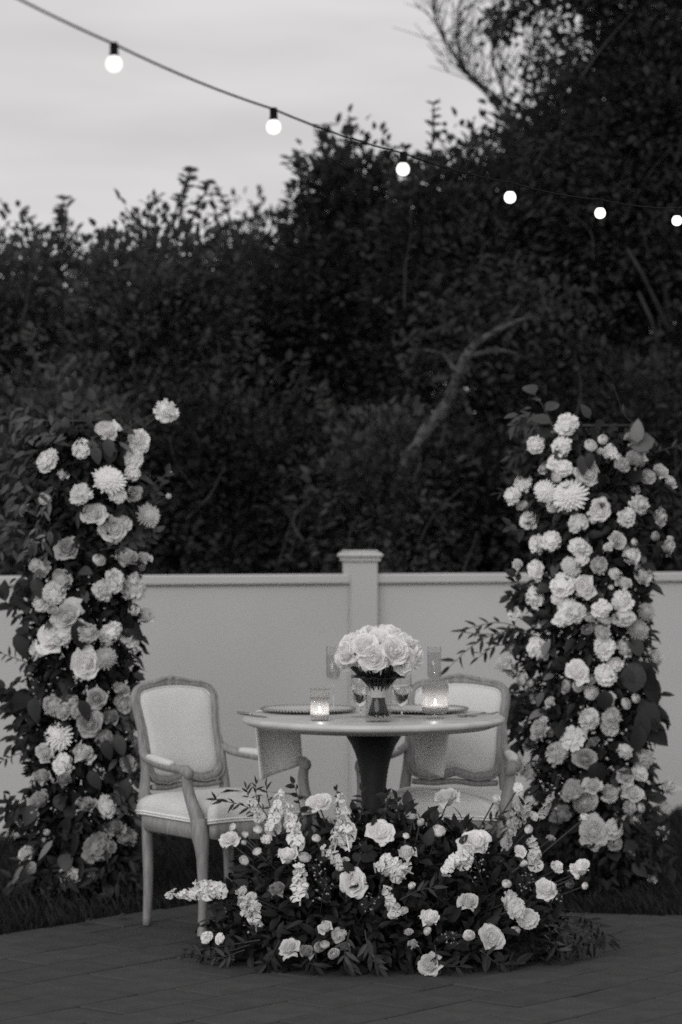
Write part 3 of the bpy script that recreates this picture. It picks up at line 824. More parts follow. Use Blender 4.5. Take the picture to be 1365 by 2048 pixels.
LF += conv([(555,250,205,'R',0),(690,210,135,'M',2),(630,475,145,'R',2),(790,410,115,'S',2),(800,510,110,'C',2),(345,520,135,'C',2),(415,560,105,'C',2),(465,490,85,'C',2),(515,560,95,'C',2),(585,640,155,'R',2),(375,715,180,'M',0),
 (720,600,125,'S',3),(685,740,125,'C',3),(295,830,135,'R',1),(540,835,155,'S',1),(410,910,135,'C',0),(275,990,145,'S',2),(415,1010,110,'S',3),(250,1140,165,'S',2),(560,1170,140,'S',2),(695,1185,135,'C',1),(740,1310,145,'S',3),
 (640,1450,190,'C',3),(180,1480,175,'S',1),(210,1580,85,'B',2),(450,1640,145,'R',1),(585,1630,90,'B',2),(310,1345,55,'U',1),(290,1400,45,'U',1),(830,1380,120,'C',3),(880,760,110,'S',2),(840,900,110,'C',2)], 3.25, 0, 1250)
LT = [([(70,838),(40,828),(8,838)], 7, .07, 'lance', 1), ([(146,850),(147,810),(148,757)], 8, .06, 'ovate', 1), ([(180,850),(190,820),(186,800)], 5, .05, 'ovate', 1), ([(60,860),(30,900),(8,965)], 9, .075, 'lance', 1),
 ([(40,870),(10,880),(-15,900)], 6, .075, 'lance', 0), ([(110,985),(80,1040),(62,1095)], 9, .055, 'lance', 2), ([(105,1055),(85,1080),(62,1112)], 7, .05, 'lance', 2), ([(250,860),(285,838),(312,829)], 3, .03, 'lance', 1),
 ([(300,1010),(320,975),(335,940)], 7, .035, 'ovate', 1), ([(285,1095),(300,1075),(316,1062)], 6, .04, 'ovate', 1), ([(70,1285),(35,1230),(0,1190)], 7, .075, 'ovate', 0), ([(75,1330),(40,1320),(0,1305)], 10, .045, 'lance', 0),
 ([(80,1450),(35,1425),(3,1372)], 9, .065, 'ovate', 0), ([(65,1500),(30,1510),(0,1525)], 9, .04, 'lance', 0), ([(70,1600),(35,1610),(2,1600)], 9, .035, 'lance', 0), ([(75,1640),(40,1645),(10,1665)], 8, .035, 'lance', 0),
 ([(60,1680),(35,1740),(28,1790)], 6, .05, 'lance', 1), ([(240,1250),(275,1270),(285,1290)], 4, .06, 'ovate', 0), ([(245,1330),(265,1345),(272,1365)], 5, .05, 'ovate', 0), ([(250,1450),(268,1430),(280,1440)], 4, .05, 'ovate', 1),
 ([(40,1010),(20,1050),(30,1090)], 6, .05, 'lance', 1), ([(50,1130),(45,1180),(50,1210)], 5, .055, 'ovate', 1), ([(150,910),(185,880),(215,900)], 6, .06, 'ovate', 1), ([(200,1100),(250,1090),(275,1075)], 7, .05, 'ovate', 1)]
LB = [(193,910,38,-70,'ovate',1),(218,895,40,-80,'ovate',1),(160,1270,60,-80,'ovate',0),(265,1260,60,-50,'ovate',0),(45,1290,60,-75,'ovate',1),(75,1175,45,-80,'ovate',1),(45,1175,45,-85,'ovate',1),(70,1420,55,-90,'ovate',1),(45,1400,45,-80,'round',0),(170,1420,45,-60,'ovate',0),
 (240,1490,46,-70,'ovate',1),(255,1530,50,-75,'lance',1),(190,1560,44,-60,'ovate',1),(250,1580,48,-100,'ovate',1),(150,1690,60,-95,'lance',1),(90,1700,50,-130,'lance',2),(215,1500,42,-75,'ovate',1),(60,1630,50,-120,'ovate',1),(35,1750,45,-120,'lance',2),(55,1760,35,-80,'ovate',1)]
column('tall column of pale roses and trailing leaves left of the table', 165, 10.3, 1.87, .225, LF, LT, LB,
 [(60,880,75,34,1),(30,960,65,26,1),(70,1000,65,26,1),(30,1060,55,18,1),(80,1090,60,24,1),(120,870,55,16,1),(60,1190,45,50,0),(40,1400,45,60,0),(60,1480,40,50,0),(40,1620,35,50,0),(265,1520,35,60,1),(255,1440,30,40,1),(250,1600,40,60,1),(60,1780,45,50,0),(230,1740,60,80,0),(150,1780,70,80,0)],
 'flower columns flanking the table', 21)

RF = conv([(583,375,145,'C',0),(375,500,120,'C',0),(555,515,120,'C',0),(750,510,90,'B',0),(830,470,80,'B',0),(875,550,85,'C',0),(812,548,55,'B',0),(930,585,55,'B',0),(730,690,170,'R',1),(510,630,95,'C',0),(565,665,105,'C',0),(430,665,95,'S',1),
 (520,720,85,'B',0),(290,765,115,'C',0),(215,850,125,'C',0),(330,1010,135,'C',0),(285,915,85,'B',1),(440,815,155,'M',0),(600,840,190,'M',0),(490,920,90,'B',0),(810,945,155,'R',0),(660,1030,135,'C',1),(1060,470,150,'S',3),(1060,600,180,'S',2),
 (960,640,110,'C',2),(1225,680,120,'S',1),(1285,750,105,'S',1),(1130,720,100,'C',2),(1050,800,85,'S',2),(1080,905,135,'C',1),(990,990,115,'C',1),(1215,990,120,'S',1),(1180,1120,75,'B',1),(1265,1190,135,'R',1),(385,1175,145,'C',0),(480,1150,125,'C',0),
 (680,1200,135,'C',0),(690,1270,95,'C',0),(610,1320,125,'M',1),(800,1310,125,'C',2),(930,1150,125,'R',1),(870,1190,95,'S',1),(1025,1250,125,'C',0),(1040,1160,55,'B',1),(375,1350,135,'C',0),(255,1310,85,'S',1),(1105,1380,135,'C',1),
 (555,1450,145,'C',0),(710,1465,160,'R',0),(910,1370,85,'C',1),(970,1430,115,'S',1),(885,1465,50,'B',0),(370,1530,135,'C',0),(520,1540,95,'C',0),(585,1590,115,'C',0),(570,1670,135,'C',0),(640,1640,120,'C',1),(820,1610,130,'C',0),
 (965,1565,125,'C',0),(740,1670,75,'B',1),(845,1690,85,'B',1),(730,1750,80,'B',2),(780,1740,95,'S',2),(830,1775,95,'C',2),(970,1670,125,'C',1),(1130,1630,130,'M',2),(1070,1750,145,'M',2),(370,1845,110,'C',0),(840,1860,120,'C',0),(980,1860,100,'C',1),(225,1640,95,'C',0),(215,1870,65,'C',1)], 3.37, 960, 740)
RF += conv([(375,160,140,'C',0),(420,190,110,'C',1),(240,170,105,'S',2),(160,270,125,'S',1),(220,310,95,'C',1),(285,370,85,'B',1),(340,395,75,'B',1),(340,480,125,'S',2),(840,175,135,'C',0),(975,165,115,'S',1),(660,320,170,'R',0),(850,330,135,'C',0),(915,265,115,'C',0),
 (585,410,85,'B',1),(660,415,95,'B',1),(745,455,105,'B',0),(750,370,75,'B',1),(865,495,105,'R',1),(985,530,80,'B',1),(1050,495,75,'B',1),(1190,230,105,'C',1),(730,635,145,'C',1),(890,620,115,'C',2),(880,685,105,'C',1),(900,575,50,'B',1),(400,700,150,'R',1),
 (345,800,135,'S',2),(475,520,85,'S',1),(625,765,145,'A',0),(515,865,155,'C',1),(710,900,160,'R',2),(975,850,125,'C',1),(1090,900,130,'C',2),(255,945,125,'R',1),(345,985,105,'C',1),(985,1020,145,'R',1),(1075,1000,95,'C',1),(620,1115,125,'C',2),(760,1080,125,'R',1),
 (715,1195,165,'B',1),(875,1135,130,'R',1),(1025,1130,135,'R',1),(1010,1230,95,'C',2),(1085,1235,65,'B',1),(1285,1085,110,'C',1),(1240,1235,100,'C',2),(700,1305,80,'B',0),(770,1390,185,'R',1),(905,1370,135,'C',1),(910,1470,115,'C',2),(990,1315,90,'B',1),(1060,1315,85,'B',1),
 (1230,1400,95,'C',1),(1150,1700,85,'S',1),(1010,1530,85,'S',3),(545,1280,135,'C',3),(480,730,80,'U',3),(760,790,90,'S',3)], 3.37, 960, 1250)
RT = [([(1110,860),(1088,815),(1066,785)], 4, .085, 'ovate', 1), ([(1275,850),(1250,830),(1226,768)], 3, .03, 'lance', 1), ([(1310,905),(1340,896),(1368,888)], 5, .035, 'lance', 1), ([(1080,850),(1060,850),(1040,845)], 6, .045, 'lance', 1),
 ([(1085,1275),(1020,1262),(955,1285),(890,1342)], 15, .06, 'lance', 0), ([(1060,1265),(1000,1245),(930,1258)], 9, .05, 'lance', 0), ([(1030,1268),(960,1268),(912,1262)], 8, .05, 'lance', 0), ([(1075,1190),(1045,1185),(1018,1195)], 7, .045, 'ovate', 0),
 ([(1070,1300),(1000,1290),(950,1320)], 9, .055, 'lance', 0), ([(1060,1320),(1040,1370),(1034,1440)], 8, .04, 'ovate', 0), ([(1070,1420),(1040,1440),(1025,1475)], 9, .035, 'ovate', 0), ([(1050,1180),(1035,1160),(1030,1140)], 4, .045, 'ovate', 0),
 ([(1060,900),(1040,905),(1022,912)], 5, .045, 'lance', 1), ([(1030,990),(1010,985),(992,987)], 4, .04, 'lance', 0), ([(1290,1540),(1305,1555),(1312,1552)], 4, .045, 'lance', 0), ([(1270,1720),(1285,1745),(1310,1760)], 6, .05, 'lance', 1), ([(1290,1590),(1320,1592),(1335,1580)], 4, .045, 'lance', 0),
 ([(1040,960),(1045,930),(1060,900)], 5, .05, 'ovate', 1), ([(1240,1100),(1300,1090),(1340,1110)], 7, .05, 'ovate', 0), ([(1060,1060),(1030,1060),(1020,1050)], 4, .05, 'ovate', 1)]
RB = [(1172,822,32,120,'ovate',1),(1275,862,48,90,'ovate',2),(1285,885,50,20,'round',2),(1270,1345,44,-60,'round',1),(1292,1350,70,-50,'ovate',0),(1305,1380,70,-60,'ovate',0),(1268,1355,60,-90,'round',1),(1300,1430,75,-60,'ovate',1),(1310,1465,75,-40,'ovate',0),(1320,1430,50,-30,'ovate',1),(1285,1455,66,-80,'ovate',1),(1275,1480,60,-100,'ovate',0),
 (1315,1595,40,0,'ovate',0),(1165,930,40,-80,'ovate',1),(1180,920,35,-100,'ovate',0),(1120,905,40,-120,'ovate',1),(1195,1545,45,-90,'round',0),(1210,1400,40,-90,'round',0),(1265,1700,50,-60,'ovate',1),(1280,1740,40,-40,'ovate',1)]
column('taller fuller column of white carnations and roses right of the table', 1185, 10.5, 1.86, .245, RF, RT, RB,
 [(1060,850,35,50,1),(1045,920,35,40,0),(1050,1190,30,50,0),(1050,1290,40,80,0),(1050,1400,30,60,0),(1050,1450,40,80,0),(1300,1420,40,50,0),(1290,1700,55,80,0),(1180,1740,70,110,0),(1110,1690,50,70,0),(1260,1650,60,70,0),(1320,1000,35,40,0)],
 'flower columns flanking the table', 33)

# ------------------------------------------------------------------ pedestal table
TX, TD, TZ, TR = (748-CX)*9.25/FPX, 9.25, .772, .457
table = thing('pedestal_table', 'round pale stone topped table on a dark flared pedestal', 'table', (TX, TD, 0))
mb = MB(); mb.lathe([(.0001, TZ-.040), (TR-.062, TZ-.040), (TR-.050, TZ-.039), (TR-.012, TZ-.025), (TR-.004, TZ-.021), (TR, TZ-.013), (TR-.002, TZ-.006), (TR-.007, TZ-.0015), (TR-.013, TZ), (.0001, TZ)], 96)
mb.build('tabletop', M_marble, table)
mb = MB(); prof = []
for i in range(25):
    z = .012 + (TZ-.053)*i/24; f = i/24
    r = .036 + .086*math.exp(-(TZ-.041-z)/.082) + .14*max(0, (.3-f)/.3)**2.6
    prof.append((r, z))
mb.lathe([(.0001, .0)] + [(prof[0][0]+.004, 0)] + prof + [(.0001, TZ-.0405)], 48)
mb.build('pedestal', M_ped, table)
def on_table(px, py): 
    d = (CAM_H-TZ)*FPX/(py-HOR); return Vector(((px-CX)*d/FPX, d, TZ))

# charger plates
def charger(px, py, label):
    p = on_table(px, py); t = thing('charger_plate', label, 'plate', p, 0, 'beaded charger plates')
    r = .165
    mb = MB(); mb.lathe([(.0001, .003), (r*.62, .003), (r*.72, .006), (r*.95, .010), (r*.97, .012), (r*.95, .0135), (r*.72, .0095), (r*.62, .0065), (.0001, .0065)], 64)
    mb.build('plate_disc', mat('charger_glass', .80, .15, .05, 10, spec=.6), t)
    b = MB()
    for k in range(84):
        a = 2*PI*k/84; b.ball((r*math.cos(a), r*math.sin(a), .0125), .0058, 6, 4)
    o = b.build('bead_rim', M_bead, t); o['kind'] = 'stuff'
charger(617, 1424, 'beaded charger plate behind the diamond cut candle glass')
charger(842, 1424, 'beaded charger plate behind the ribbed candle glass')

# napkins hanging over the far edge of the table
def napkin(xl0, xr0, xl1, xr1, yb_l, yb_r, label, twist):
    top = MB()
    def edge(px):
        d = TD + .3
        for _ in range(6):
            x = (px-CX)*d/FPX; d = TD + math.sqrt(max(0, (TR+.006)**2 - (x-TX)**2))
        return x, d
    xl, dl = edge(xl0); xr, dr = edge(xr0)
    zl = CAM_H + (HOR-yb_l)*dl/FPX; zr = CAM_H + (HOR-yb_r)*dr/FPX
    bl = W(xl1, yb_l, dl+.01); br = W(xr1, yb_r, dr+.01)
    ins = Vector((TX, TD, 0))
    def P(u, v, o=0.0):
        a = Vector((xl, dl, TZ+.004)).lerp(Vector((xr, dr, TZ+.004)), u)
        # follow the round edge
        c = Vector((a.x-TX, a.y-TD, 0)); c = c.normalized()*(TR+.005)
        e = Vector((TX+c.x, TD+c.y, 0))
        if v < .35:
            f = v/.35; p = e - c.normalized()*(.20*(1-f)); p.z = TZ + .003
        else:
            f = (v-.35)/.65
            b = bl.lerp(br, u); p = Vector((e.x, e.y, TZ+.002)).lerp(b, f)
            p += c.normalized()*(.012*math.sin(min(1, f*3)*PI/2) + .012*math.sin(u*PI*1.5+twist)*f)
            if f < .08: p.z = TZ + .003 - .004*f
        p += c.normalized()*o if v >= .35 else Vector((0, 0, o*-1))
        return p
    mb = MB(); mb.grid(lambda u, v: P(u, v), 12, 26); 
    n_ = len(mb.v)
    o = mb.build('napkin', M_napkin)
    sd = o.modifiers.new('thickness', 'SOLIDIFY'); sd.thickness = .004; sd.offset = 0
    return tag(o, label, 'napkin', 'linen napkins hanging off the table')
napkin(514, 600, 530, 606, 1562, 1528, 'grey linen napkin hanging off the table beside the left armchair', .4)
napkin(826, 900, 831, 884, 1532, 1556, 'grey linen napkin hanging off the table in front of the right armchair', 1.6)

# cutlery
def knife():
    p = on_table(506, 1432.5); t = thing('knife', 'table knife lying near the left rim of the stone table', 'knife', p, R(-58))
    mb = MB()
    def sec(x): return (.006 + .0035*math.sin(min(1, max(0, (x+.105)/.09))*PI))
    xs = [i*.21/20-.105 for i in range(21)]
    mb.tube([(x, 0, .006) for x in xs[:10]], [.0045 + .0015*math.sin(i/9*PI) for i in range(10)], 8)
    mb.build('handle', M_silver, t)
    b = MB()
    def P(u, v):
        x = -.012 + .117*u; w = .0095*(1-.85*u**6)
        return (x*1, (v-.5)*2*w*(1 if v < .5 else .8), .004 + .001*(v-.5))
    b.grid(P, 12, 2); o = b.build('blade', M_silver, t)
    sd = o.modifiers.new('thickness', 'SOLIDIFY'); sd.thickness = .0012
knife()
def fork(px, py, ang, label, size=1.0):
    p = on_table(px, py); t = thing('fork', label, 'fork', p, R(ang), 'forks by the right plate')
    h = MB(); h.tube([(.02, 0, .007), (.06, 0, .006), (.12, 0, .004), (.17, 0, .005)], [.0022, .0028, .0045, .006], 8, flat=.4, up=(0, 0, 1)); h.build('handle', M_silver, t)
    b = MB(); b.tube([(.024, 0, .007), (.012, 0, .006), (.002, 0, .004)], [.003, .0105, .0125], 8, flat=.22, up=(0, 0, 1))
    b.build('head', M_silver, t)
    for k in range(4):
        y = -.0105 + .007*k
        MB().tube([(.004, y, .0045), (-.02, y, .0045), (-.043, y*.95, .010)], [.0021, .0019, .0011], 6).build('tine', M_silver, t)
fork(928, 1434, 62, 'dinner fork with tines toward the ribbed candle glass')
fork(947, 1433, 57, 'salad fork lying outermost at the right rim of the table')

# candle glasses
def flame_in(t, z, r=.017, watts=.05):
    w = MB(); w.lathe([(.0001, z), (r, z), (r, z+.013), (r-.002, z+.0145), (.0001, z+.0135)], 24); w.build('candle', M_wax, t)
    f = MB(); f.lathe([(.0005, z+.015), (.0030, z+.018), (.0040, z+.022), (.0026, z+.029), (.0003, z+.036)], 10); f.build('flame', M_flame, t)
    l = bpy.data.lights.new('candle_light', 'POINT'); l.energy = watts*3.0; l.color = (1, .97, .93); l.shadow_soft_size = .005
    o = bpy.data.objects.new('candle_light', l); COL.objects.link(o); o.parent = t; o.location = (0, 0, z+.030)
def tumbler():
    p = on_table(640, 1441); t = thing('candle_tumbler', 'small diamond cut tumbler with a burning tealight inside', 'candle holder', p)
    r, h = .032, .106
    g = MB(); g.lathe([(.0001, .0), (r*.94, .0), (r*.98, .004), (r, .02), (r*1.03, h), (r*1.03-.0022, h), (r*.95, .014), (.0001, .012)], 40); g.build('glass_body', glow_glass('cut_tumbler', .22), t)
    c = MB()
    for s_ in (-1, 1):
        for k in range(16):
            pts = []
            for i in range(9):
                f = i/8; a = 2*PI*k/16 + s_*f*1.5; pts.append(((r*1.012+.0005)*math.cos(a), (r*1.012+.0005)*math.sin(a), .018 + .062*f))
            c.tube(pts, .0007, 4)
    c.tube([(r*1.03*math.cos(2*PI*k/32), r*1.03*math.sin(2*PI*k/32), h) for k in range(32)], .0013, 5, closed=True)
    o = c.build('diamond_cuts', thin_glass('cut_glass', .88, 3.0), t); o['kind'] = 'stuff'
    flame_in(t, .013, .024, .06)
tumbler()
def ribbed():
    p = on_table(871, 1437); t = thing('ribbed_candle_glass', 'tall ribbed glass holder with a burning candle at the base', 'candle holder', p)
    r, h = .0445, .128
    g = MB()
    n = 180; wob = lambda k: .035*math.cos(k*2*PI/n*30)
    g.lathe([(.0001, .001), (.030, .001), (.0315, .006), (.0315, .015), (.030, .018), (.0001, .018)], 40); g.build('foot', M_glassthin, t)
    g = MB(); g.lathe([(.0001, .019), (r*.8, .019), (r*.97, .026), (r, .036), (r, h), (r-.004, h), (r-.004, .038), (r*.8, .032), (.0001, .030)], n, wob=wob); g.build('glass_body', glow_glass('ribbed_thin', .22, .80), t)
    flame_in(t, .032, .033, .09)
ribbed()

# stemware
def flute(px, py, h, label, fill):
    p = on_table(px, py); t = thing('champagne_flute', label, 'champagne flute', p, 0, 'champagne flutes')
    r = .0245; hb = .105
    g = MB(); g.lathe([(.0001, h-.125), (r*.55, h-.123), (r*.93, h-.115), (r, h-.104), (r, h), (r-.0012, h), (r-.0012, h-.103), (.0001, h-.115)], 40); g.build('bowl', M_glassthin, t)
    w = MB(); w.lathe([(.0001, h-.1148), (r*.6, h-.1115), (r-.0014, h-.1029), (r-.0014, h-fill), (.0001, h-fill)], 40); w.build('champagne', M_wine, t)
    s_ = MB(); s_.ball((0, 0, h-.137), .0052, 10, 8); s_.tube([(0, 0, h-.126), (0, 0, h-.14), (0, 0, .012), (0, 0, .004)], [.004, .0022, .0022, .006], 10)
    s_.build('stem', M_glasssolid, t)
    b = MB(); b.lathe([(.0001, .0005), (.034, .0005), (.034, .0015), (.012, .0035), (.0001, .005)], 40); b.build('foot', M_glassthin, t)
flute(667, 1428, .238, 'slim champagne flute half hidden left of the white bouquet', .032)
flute(869, 1430, .240, 'slim full champagne flute standing behind the ribbed candle glass', .021)
def wineglass(px, py, label):
    p = on_table(px, py); t = thing('wine_glass', label, 'wine glass', p, 0, 'stemmed wine glasses')
    prof = [(.003, .030), (.010, .036), (.022, .050), (.031, .070), (.035, .092), (.0355, .112), (.033, .150), (.031, .175)]
    g = MB(); g.lathe([(.0001, .029)] + prof + [(r-.0012, z) for r, z in prof[::-1]] + [(.0001, .034)], 40); g.build('bowl', M_glassthin, t)
    w = MB(); w.lathe([(.0001, .0345)] + [(r-.0014, z+.0012) for r, z in prof[1:6]] + [(.0001, .1132)], 40); w.build('water', M_water, t)
    s_ = MB(); s_.tube([(0, 0, .034), (0, 0, .026), (0, 0, .010), (0, 0, .003)], [.005, .003, .003, .008], 10); s_.build('stem', M_glasssolid, t)
    b = MB(); b.lathe([(.0001, .0005), (.033, .0005), (.033, .0015), (.012, .003), (.0001, .0045)], 40); b.build('foot', M_glassthin, t)
wineglass(722, 1434, 'filled wine glass left of the bouquet vase')
wineglass(804, 1434, 'filled wine glass between the bouquet vase and the ribbed candle glass')

# vase and bouquet
VP = on_table(758, 1443)
vase = thing('glass_vase', 'clear cylinder vase of water holding the rose bouquet', 'vase', VP)
vr, vh = .0445, .135
g = MB(); g.lathe([(.0001, .0), (vr-.001, .0), (vr, .003), (vr, vh), (vr-.003, vh), (vr-.003, .010), (.0001, .010)], 48); g.build('glass_body', thin_glass('vase_glass', .93, 1.0), vase)
bq = thing('bouquet', 'round bouquet of white roses with ribbon tied stems in a vase', 'bouquet', VP)
random.seed(5)
bc = Vector((0, 0, .225)); br_ = .142
dirs = []
k = 0
for i in range(19):
    z = 1 - 1.32*(i+.5)/19; a = i*2.399
    dirs.append(Vector((math.sqrt(max(0, 1-z*z))*math.cos(a), math.sqrt(max(0, 1-z*z))*math.sin(a), z)))
for dv in dirs:
    p = bc + Vector((dv.x*.124, dv.y*.124, dv.z*.076 if dv.z > 0 else dv.z*.055))
    add_flower(bq, 'R', p, dv + Vector((random.gauss(0, .12), random.gauss(-.1, .12), random.gauss(.05, .1))), random.uniform(.100, .112), 0)
s_ = MB()
for i in range(46):
    a = i*2.399; r = .0365*math.sqrt(i/46)
    e = Vector((.105*math.sqrt(i/46)*math.cos(a), .105*math.sqrt(i/46)*math.sin(a), .185)); b0 = Vector((r*math.cos(a+.5), r*math.sin(a+.5), .016 + .012*random.random()))
    w_ = Vector((.024*math.sqrt(i/46)*math.cos(a), .024*math.sqrt(i/46)*math.sin(a), .10))
    s_.tube(spline([b0, w_, e], 4), .0034, 5)
o = s_.build('stems', mat('bouquet_stem', .02, .5, .2, 30), bq); o['kind'] = 'stuff'
w = MB(); w.lathe([(.0275, .082), (.029, .086), (.0285, .100), (.030, .116), (.0315, .120), (.029, .120), (.027, .084)], 32); w.build('ribbon', M_ribbon, bq)
for i in range(20):
    a = i*2*PI/20 + random.gauss(0, .15); p = Vector((.03*math.cos(a), .03*math.sin(a), .135))
    add_leaf(bq, p, Vector((math.cos(a), math.sin(a), .45)), Vector((0, 0, 1)), random.uniform(.06, .085), 'ovate', 0)

# ------------------------------------------------------------------ armchairs
def chair(label, loc, rz):
    t = thing('armchair', label, 'armchair', loc, rz, 'carved armchairs at the table')
    # legs
    for sx in (-1, 1):
        mb = MB(); pts = spline([(sx*.252, .165, .41), (sx*.256, .178, .36), (sx*.252, .185, .30), (sx*.243, .178, .15), (sx*.240, .170, .04), (sx*.242, .174, 0)], 5); m_ = len(pts)
        rr = []
        for p in pts:
            z = p.z; rr.append(.030 if z > .36 else (.031 - .012*(.36-z)/.1 if z > .26 else (.0205 - .0055*(.26-z)/.2 if z > .06 else .015 + .004*(.06-z)/.06)))
        mb.tube(pts, rr, 12); mb.build('leg', M_wood, t)
        mb = MB(); mb.tube(spline([(sx*.185, -.215, .42), (sx*.186, -.208, .30), (sx*.188, -.202, .15), (sx*.192, -.206, 0.0)], 5), [.021]*8 + [.020 - .0006*i for i in range(8)], 10, flat=.85, up=(0, 1, 0)); mb.build('leg', M_wood, t)
    # seat rail (serpentine front)
    def outline(k=0.0):
        P = []
        for i in range(13):
            f = i/12*2-1; P.append(((.235+k)*f, .195+k + .022*(1-f*f) + .008*math.cos(f*PI*2), 0))
        return P + [(-.255-k, .13, 0), (-.215-k, -.19, 0), (-.19-k, -.215-k, 0), (.19+k, -.215-k, 0), (.215+k, -.19, 0), (.255+k, .13, 0)]
    ol = [Vector(p) for p in outline()][::-1]
    rail = MB(); n_ = len(ol)
    zs = [(.342, -.006), (.346, 0), (.372, .004), (.394, 0), (.398, -.012)]
    vs, fs = [], []
    for z, k in zs:
        for p in ol:
            q = p*(1 + k/.25); vs.append((q.x, q.y, z - (.010*(1-abs(q.x)/.26)**.5*math.cos(q.x*12) if z < .36 and q.y > .15 and abs(q.x) < .25 else 0)))
    for i in range(len(zs)-1):
        for k in range(n_): fs.append((i*n_+k, i*n_+(k+1) % n_, (i+1)*n_+(k+1) % n_, (i+1)*n_+k))
    fs.append(tuple(range(n_-1, -1, -1))); fs.append(tuple((len(zs)-1)*n_+k for k in range(n_)))
    rail.add(vs, fs); sr = rail.build('seat_rail', M_wood, t)
    # seat cushion dome
    cu = MB(); vs, fs = [], []
    rings = [(1.0, .398), (1.02, .410), (1.02, .430), (.985, .450), (.90, .466), (.72, .477), (.45, .483), (.2, .485)]
    olc = spline([*ol, ol[0]], 2)[:-1]; n_ = len(olc)
    for s_, z in rings:
        for p in olc: vs.append((p.x*s_*.985, p.y*s_*.985, z))
    for i in range(len(rings)-1):
        for k in range(n_): fs.append((i*n_+k, i*n_+(k+1) % n_, (i+1)*n_+(k+1) % n_, (i+1)*n_+k))
    fs.append(tuple((len(rings)-1)*n_+k for k in range(n_)))
    cu.add(vs, fs); seat = cu.build('seat_cushion', M_fabric, t)
    for z, s_ in ((.4025, 1.012), (.4115, 1.024)):
        MB().tube([Vector((p.x*s_*.985, p.y*s_*.985, z)) for p in olc], .0038, 6, closed=True).build('piping', M_piping, seat)
    # back frame: rounded, slightly flared, leaning back
    def lean(x, z, o=0.0):
        f = (z-.42)/.45; return Vector((x, -.215 - .110*max(0, f)**1.1 + o + .02*(x/.2)**2, z))
    def bk(inset):
        pts = []; w0, w1 = .182-inset, .196-inset; zb, zt = .500+inset, .862-inset
        def corner(cx_, cz, r, a0, a1, n=6): return [(cx_ + r*math.cos(a0+(a1-a0)*i/n), cz + r*math.sin(a0+(a1-a0)*i/n)) for i in range(n+1)]
        r = .058 - inset*.5; rb = .055 - inset*.4
        pts += corner(w1-r, zt-r, r, 0, PI/2)
        pts += [((w1-r)*f, zt + .012*(1-f*f)) for f in (.7, .4, .15, 0, -.15, -.4, -.7)]
        pts += corner(-(w1-r), zt-r, r, PI/2, PI)
        pts += [(-(w1*.6+w0*.4)+.006, .70), (-(w1*.3+w0*.7)+.004, .60)]
        pts += corner(-(w0-rb), zb+rb, rb, PI, PI*1.5)
        pts += [((w0-rb)*f, zb + .010*math.cos(f*PI*1.5)+.004) for f in (-.7, -.35, 0, .35, .7)]
        pts += corner(w0-rb, zb+rb, rb, PI*1.5, PI*2)
        pts += [((w1*.3+w0*.7)-.004, .60), ((w1*.6+w0*.4)-.006, .70)]
        return pts
    P = [lean(x, z) for x, z in bk(.016)]
    bf = MB(); bf.tube(P, .0175, 10, closed=True, flat=1.0, up=(0, 1, .12)); 
    frame_o = bf.build('back_frame', M_wood, t)
    MB().tube([lean(x, z, .016) for x, z in bk(.006)], .0035, 6, closed=True).build('frame_bead', M_wood, frame_o)
    for sx in (-1, 1):
        MB().tube(spline([(sx*.190, -.222, .40), (sx*.188, -.226, .47), tuple(lean(sx*.178, .56)), tuple(lean(sx*.180, .64)), tuple(lean(sx*.178, .70))], 5), [.023, .023, .022, .022, .021, .021, .020, .020, .019, .019, .018, .018, .017, .016, .015, .014, .013, .012, .011, .010, .009], 10).build('back_post', M_wood, frame_o)
    ex = MB()
    ex.tube(spline([tuple(lean(-.16, .492)), tuple(lean(-.08, .487)), tuple(lean(0, .494)), tuple(lean(.08, .487)), tuple(lean(.16, .492))], 5), .012, 8, flat=.9)
    ex.build('lower_rail', M_wood, frame_o)
    cr = MB()   # carved crest: leaves spreading from a small flower
    for k in range(9):
        f = k/4-1; c = lean(f*.085, .862 + .012*(1-f*f) + .002, .008); cr.ball(tuple(c), .0125 - .005*abs(f), 8, 6, (1.5, .8, .8))
    for sx in (-1, 1):
        cr.tube([lean(sx*.02, .874, .016), lean(sx*.05, .871, .019), lean(sx*.085, .862, .017), lean(sx*.11, .855, .012)], [.004, .006, .005, .002], 6)
    cr.ball(tuple(lean(0, .876, .012)), .012, 8, 6)
    cr.build('carved_crest', M_wood, frame_o)
    # back upholstery
    bo = bk(.028); n_ = len(bo); cxy = (0, .685)
    vs, fs = [], []
    for s_, o in ((1.0, .002), (.985, .012), (.93, .020), (.8, .026), (.5, .030), (.15, .031)):
        for x, z in bo: vs.append(tuple(lean((x-cxy[0])*s_, (z-cxy[1])*s_+cxy[1], o)))
    for i in range(5):
        for k in range(n_): fs.append((i*n_+k, i*n_+(k+1) % n_, (i+1)*n_+(k+1) % n_, (i+1)*n_+k))
    fs.append(tuple(5*n_+k for k in range(n_)))
    m2 = len(vs)
    for x, z in bo: vs.append(tuple(lean(x, z, -.014)))
    fs.append(tuple(m2+n_-1-k for k in range(n_)))
    for k in range(n_): fs.append((m2+k, m2+(k+1) % n_, (k+1) % n_, k))
    bc_ = MB().add(vs, fs).build('back_cushion', M_fabric, t)
    MB().tube([lean(x, z, .010) for x, z in bk(.0265)], .0030, 6, closed=True).build('piping', M_piping, bc_)
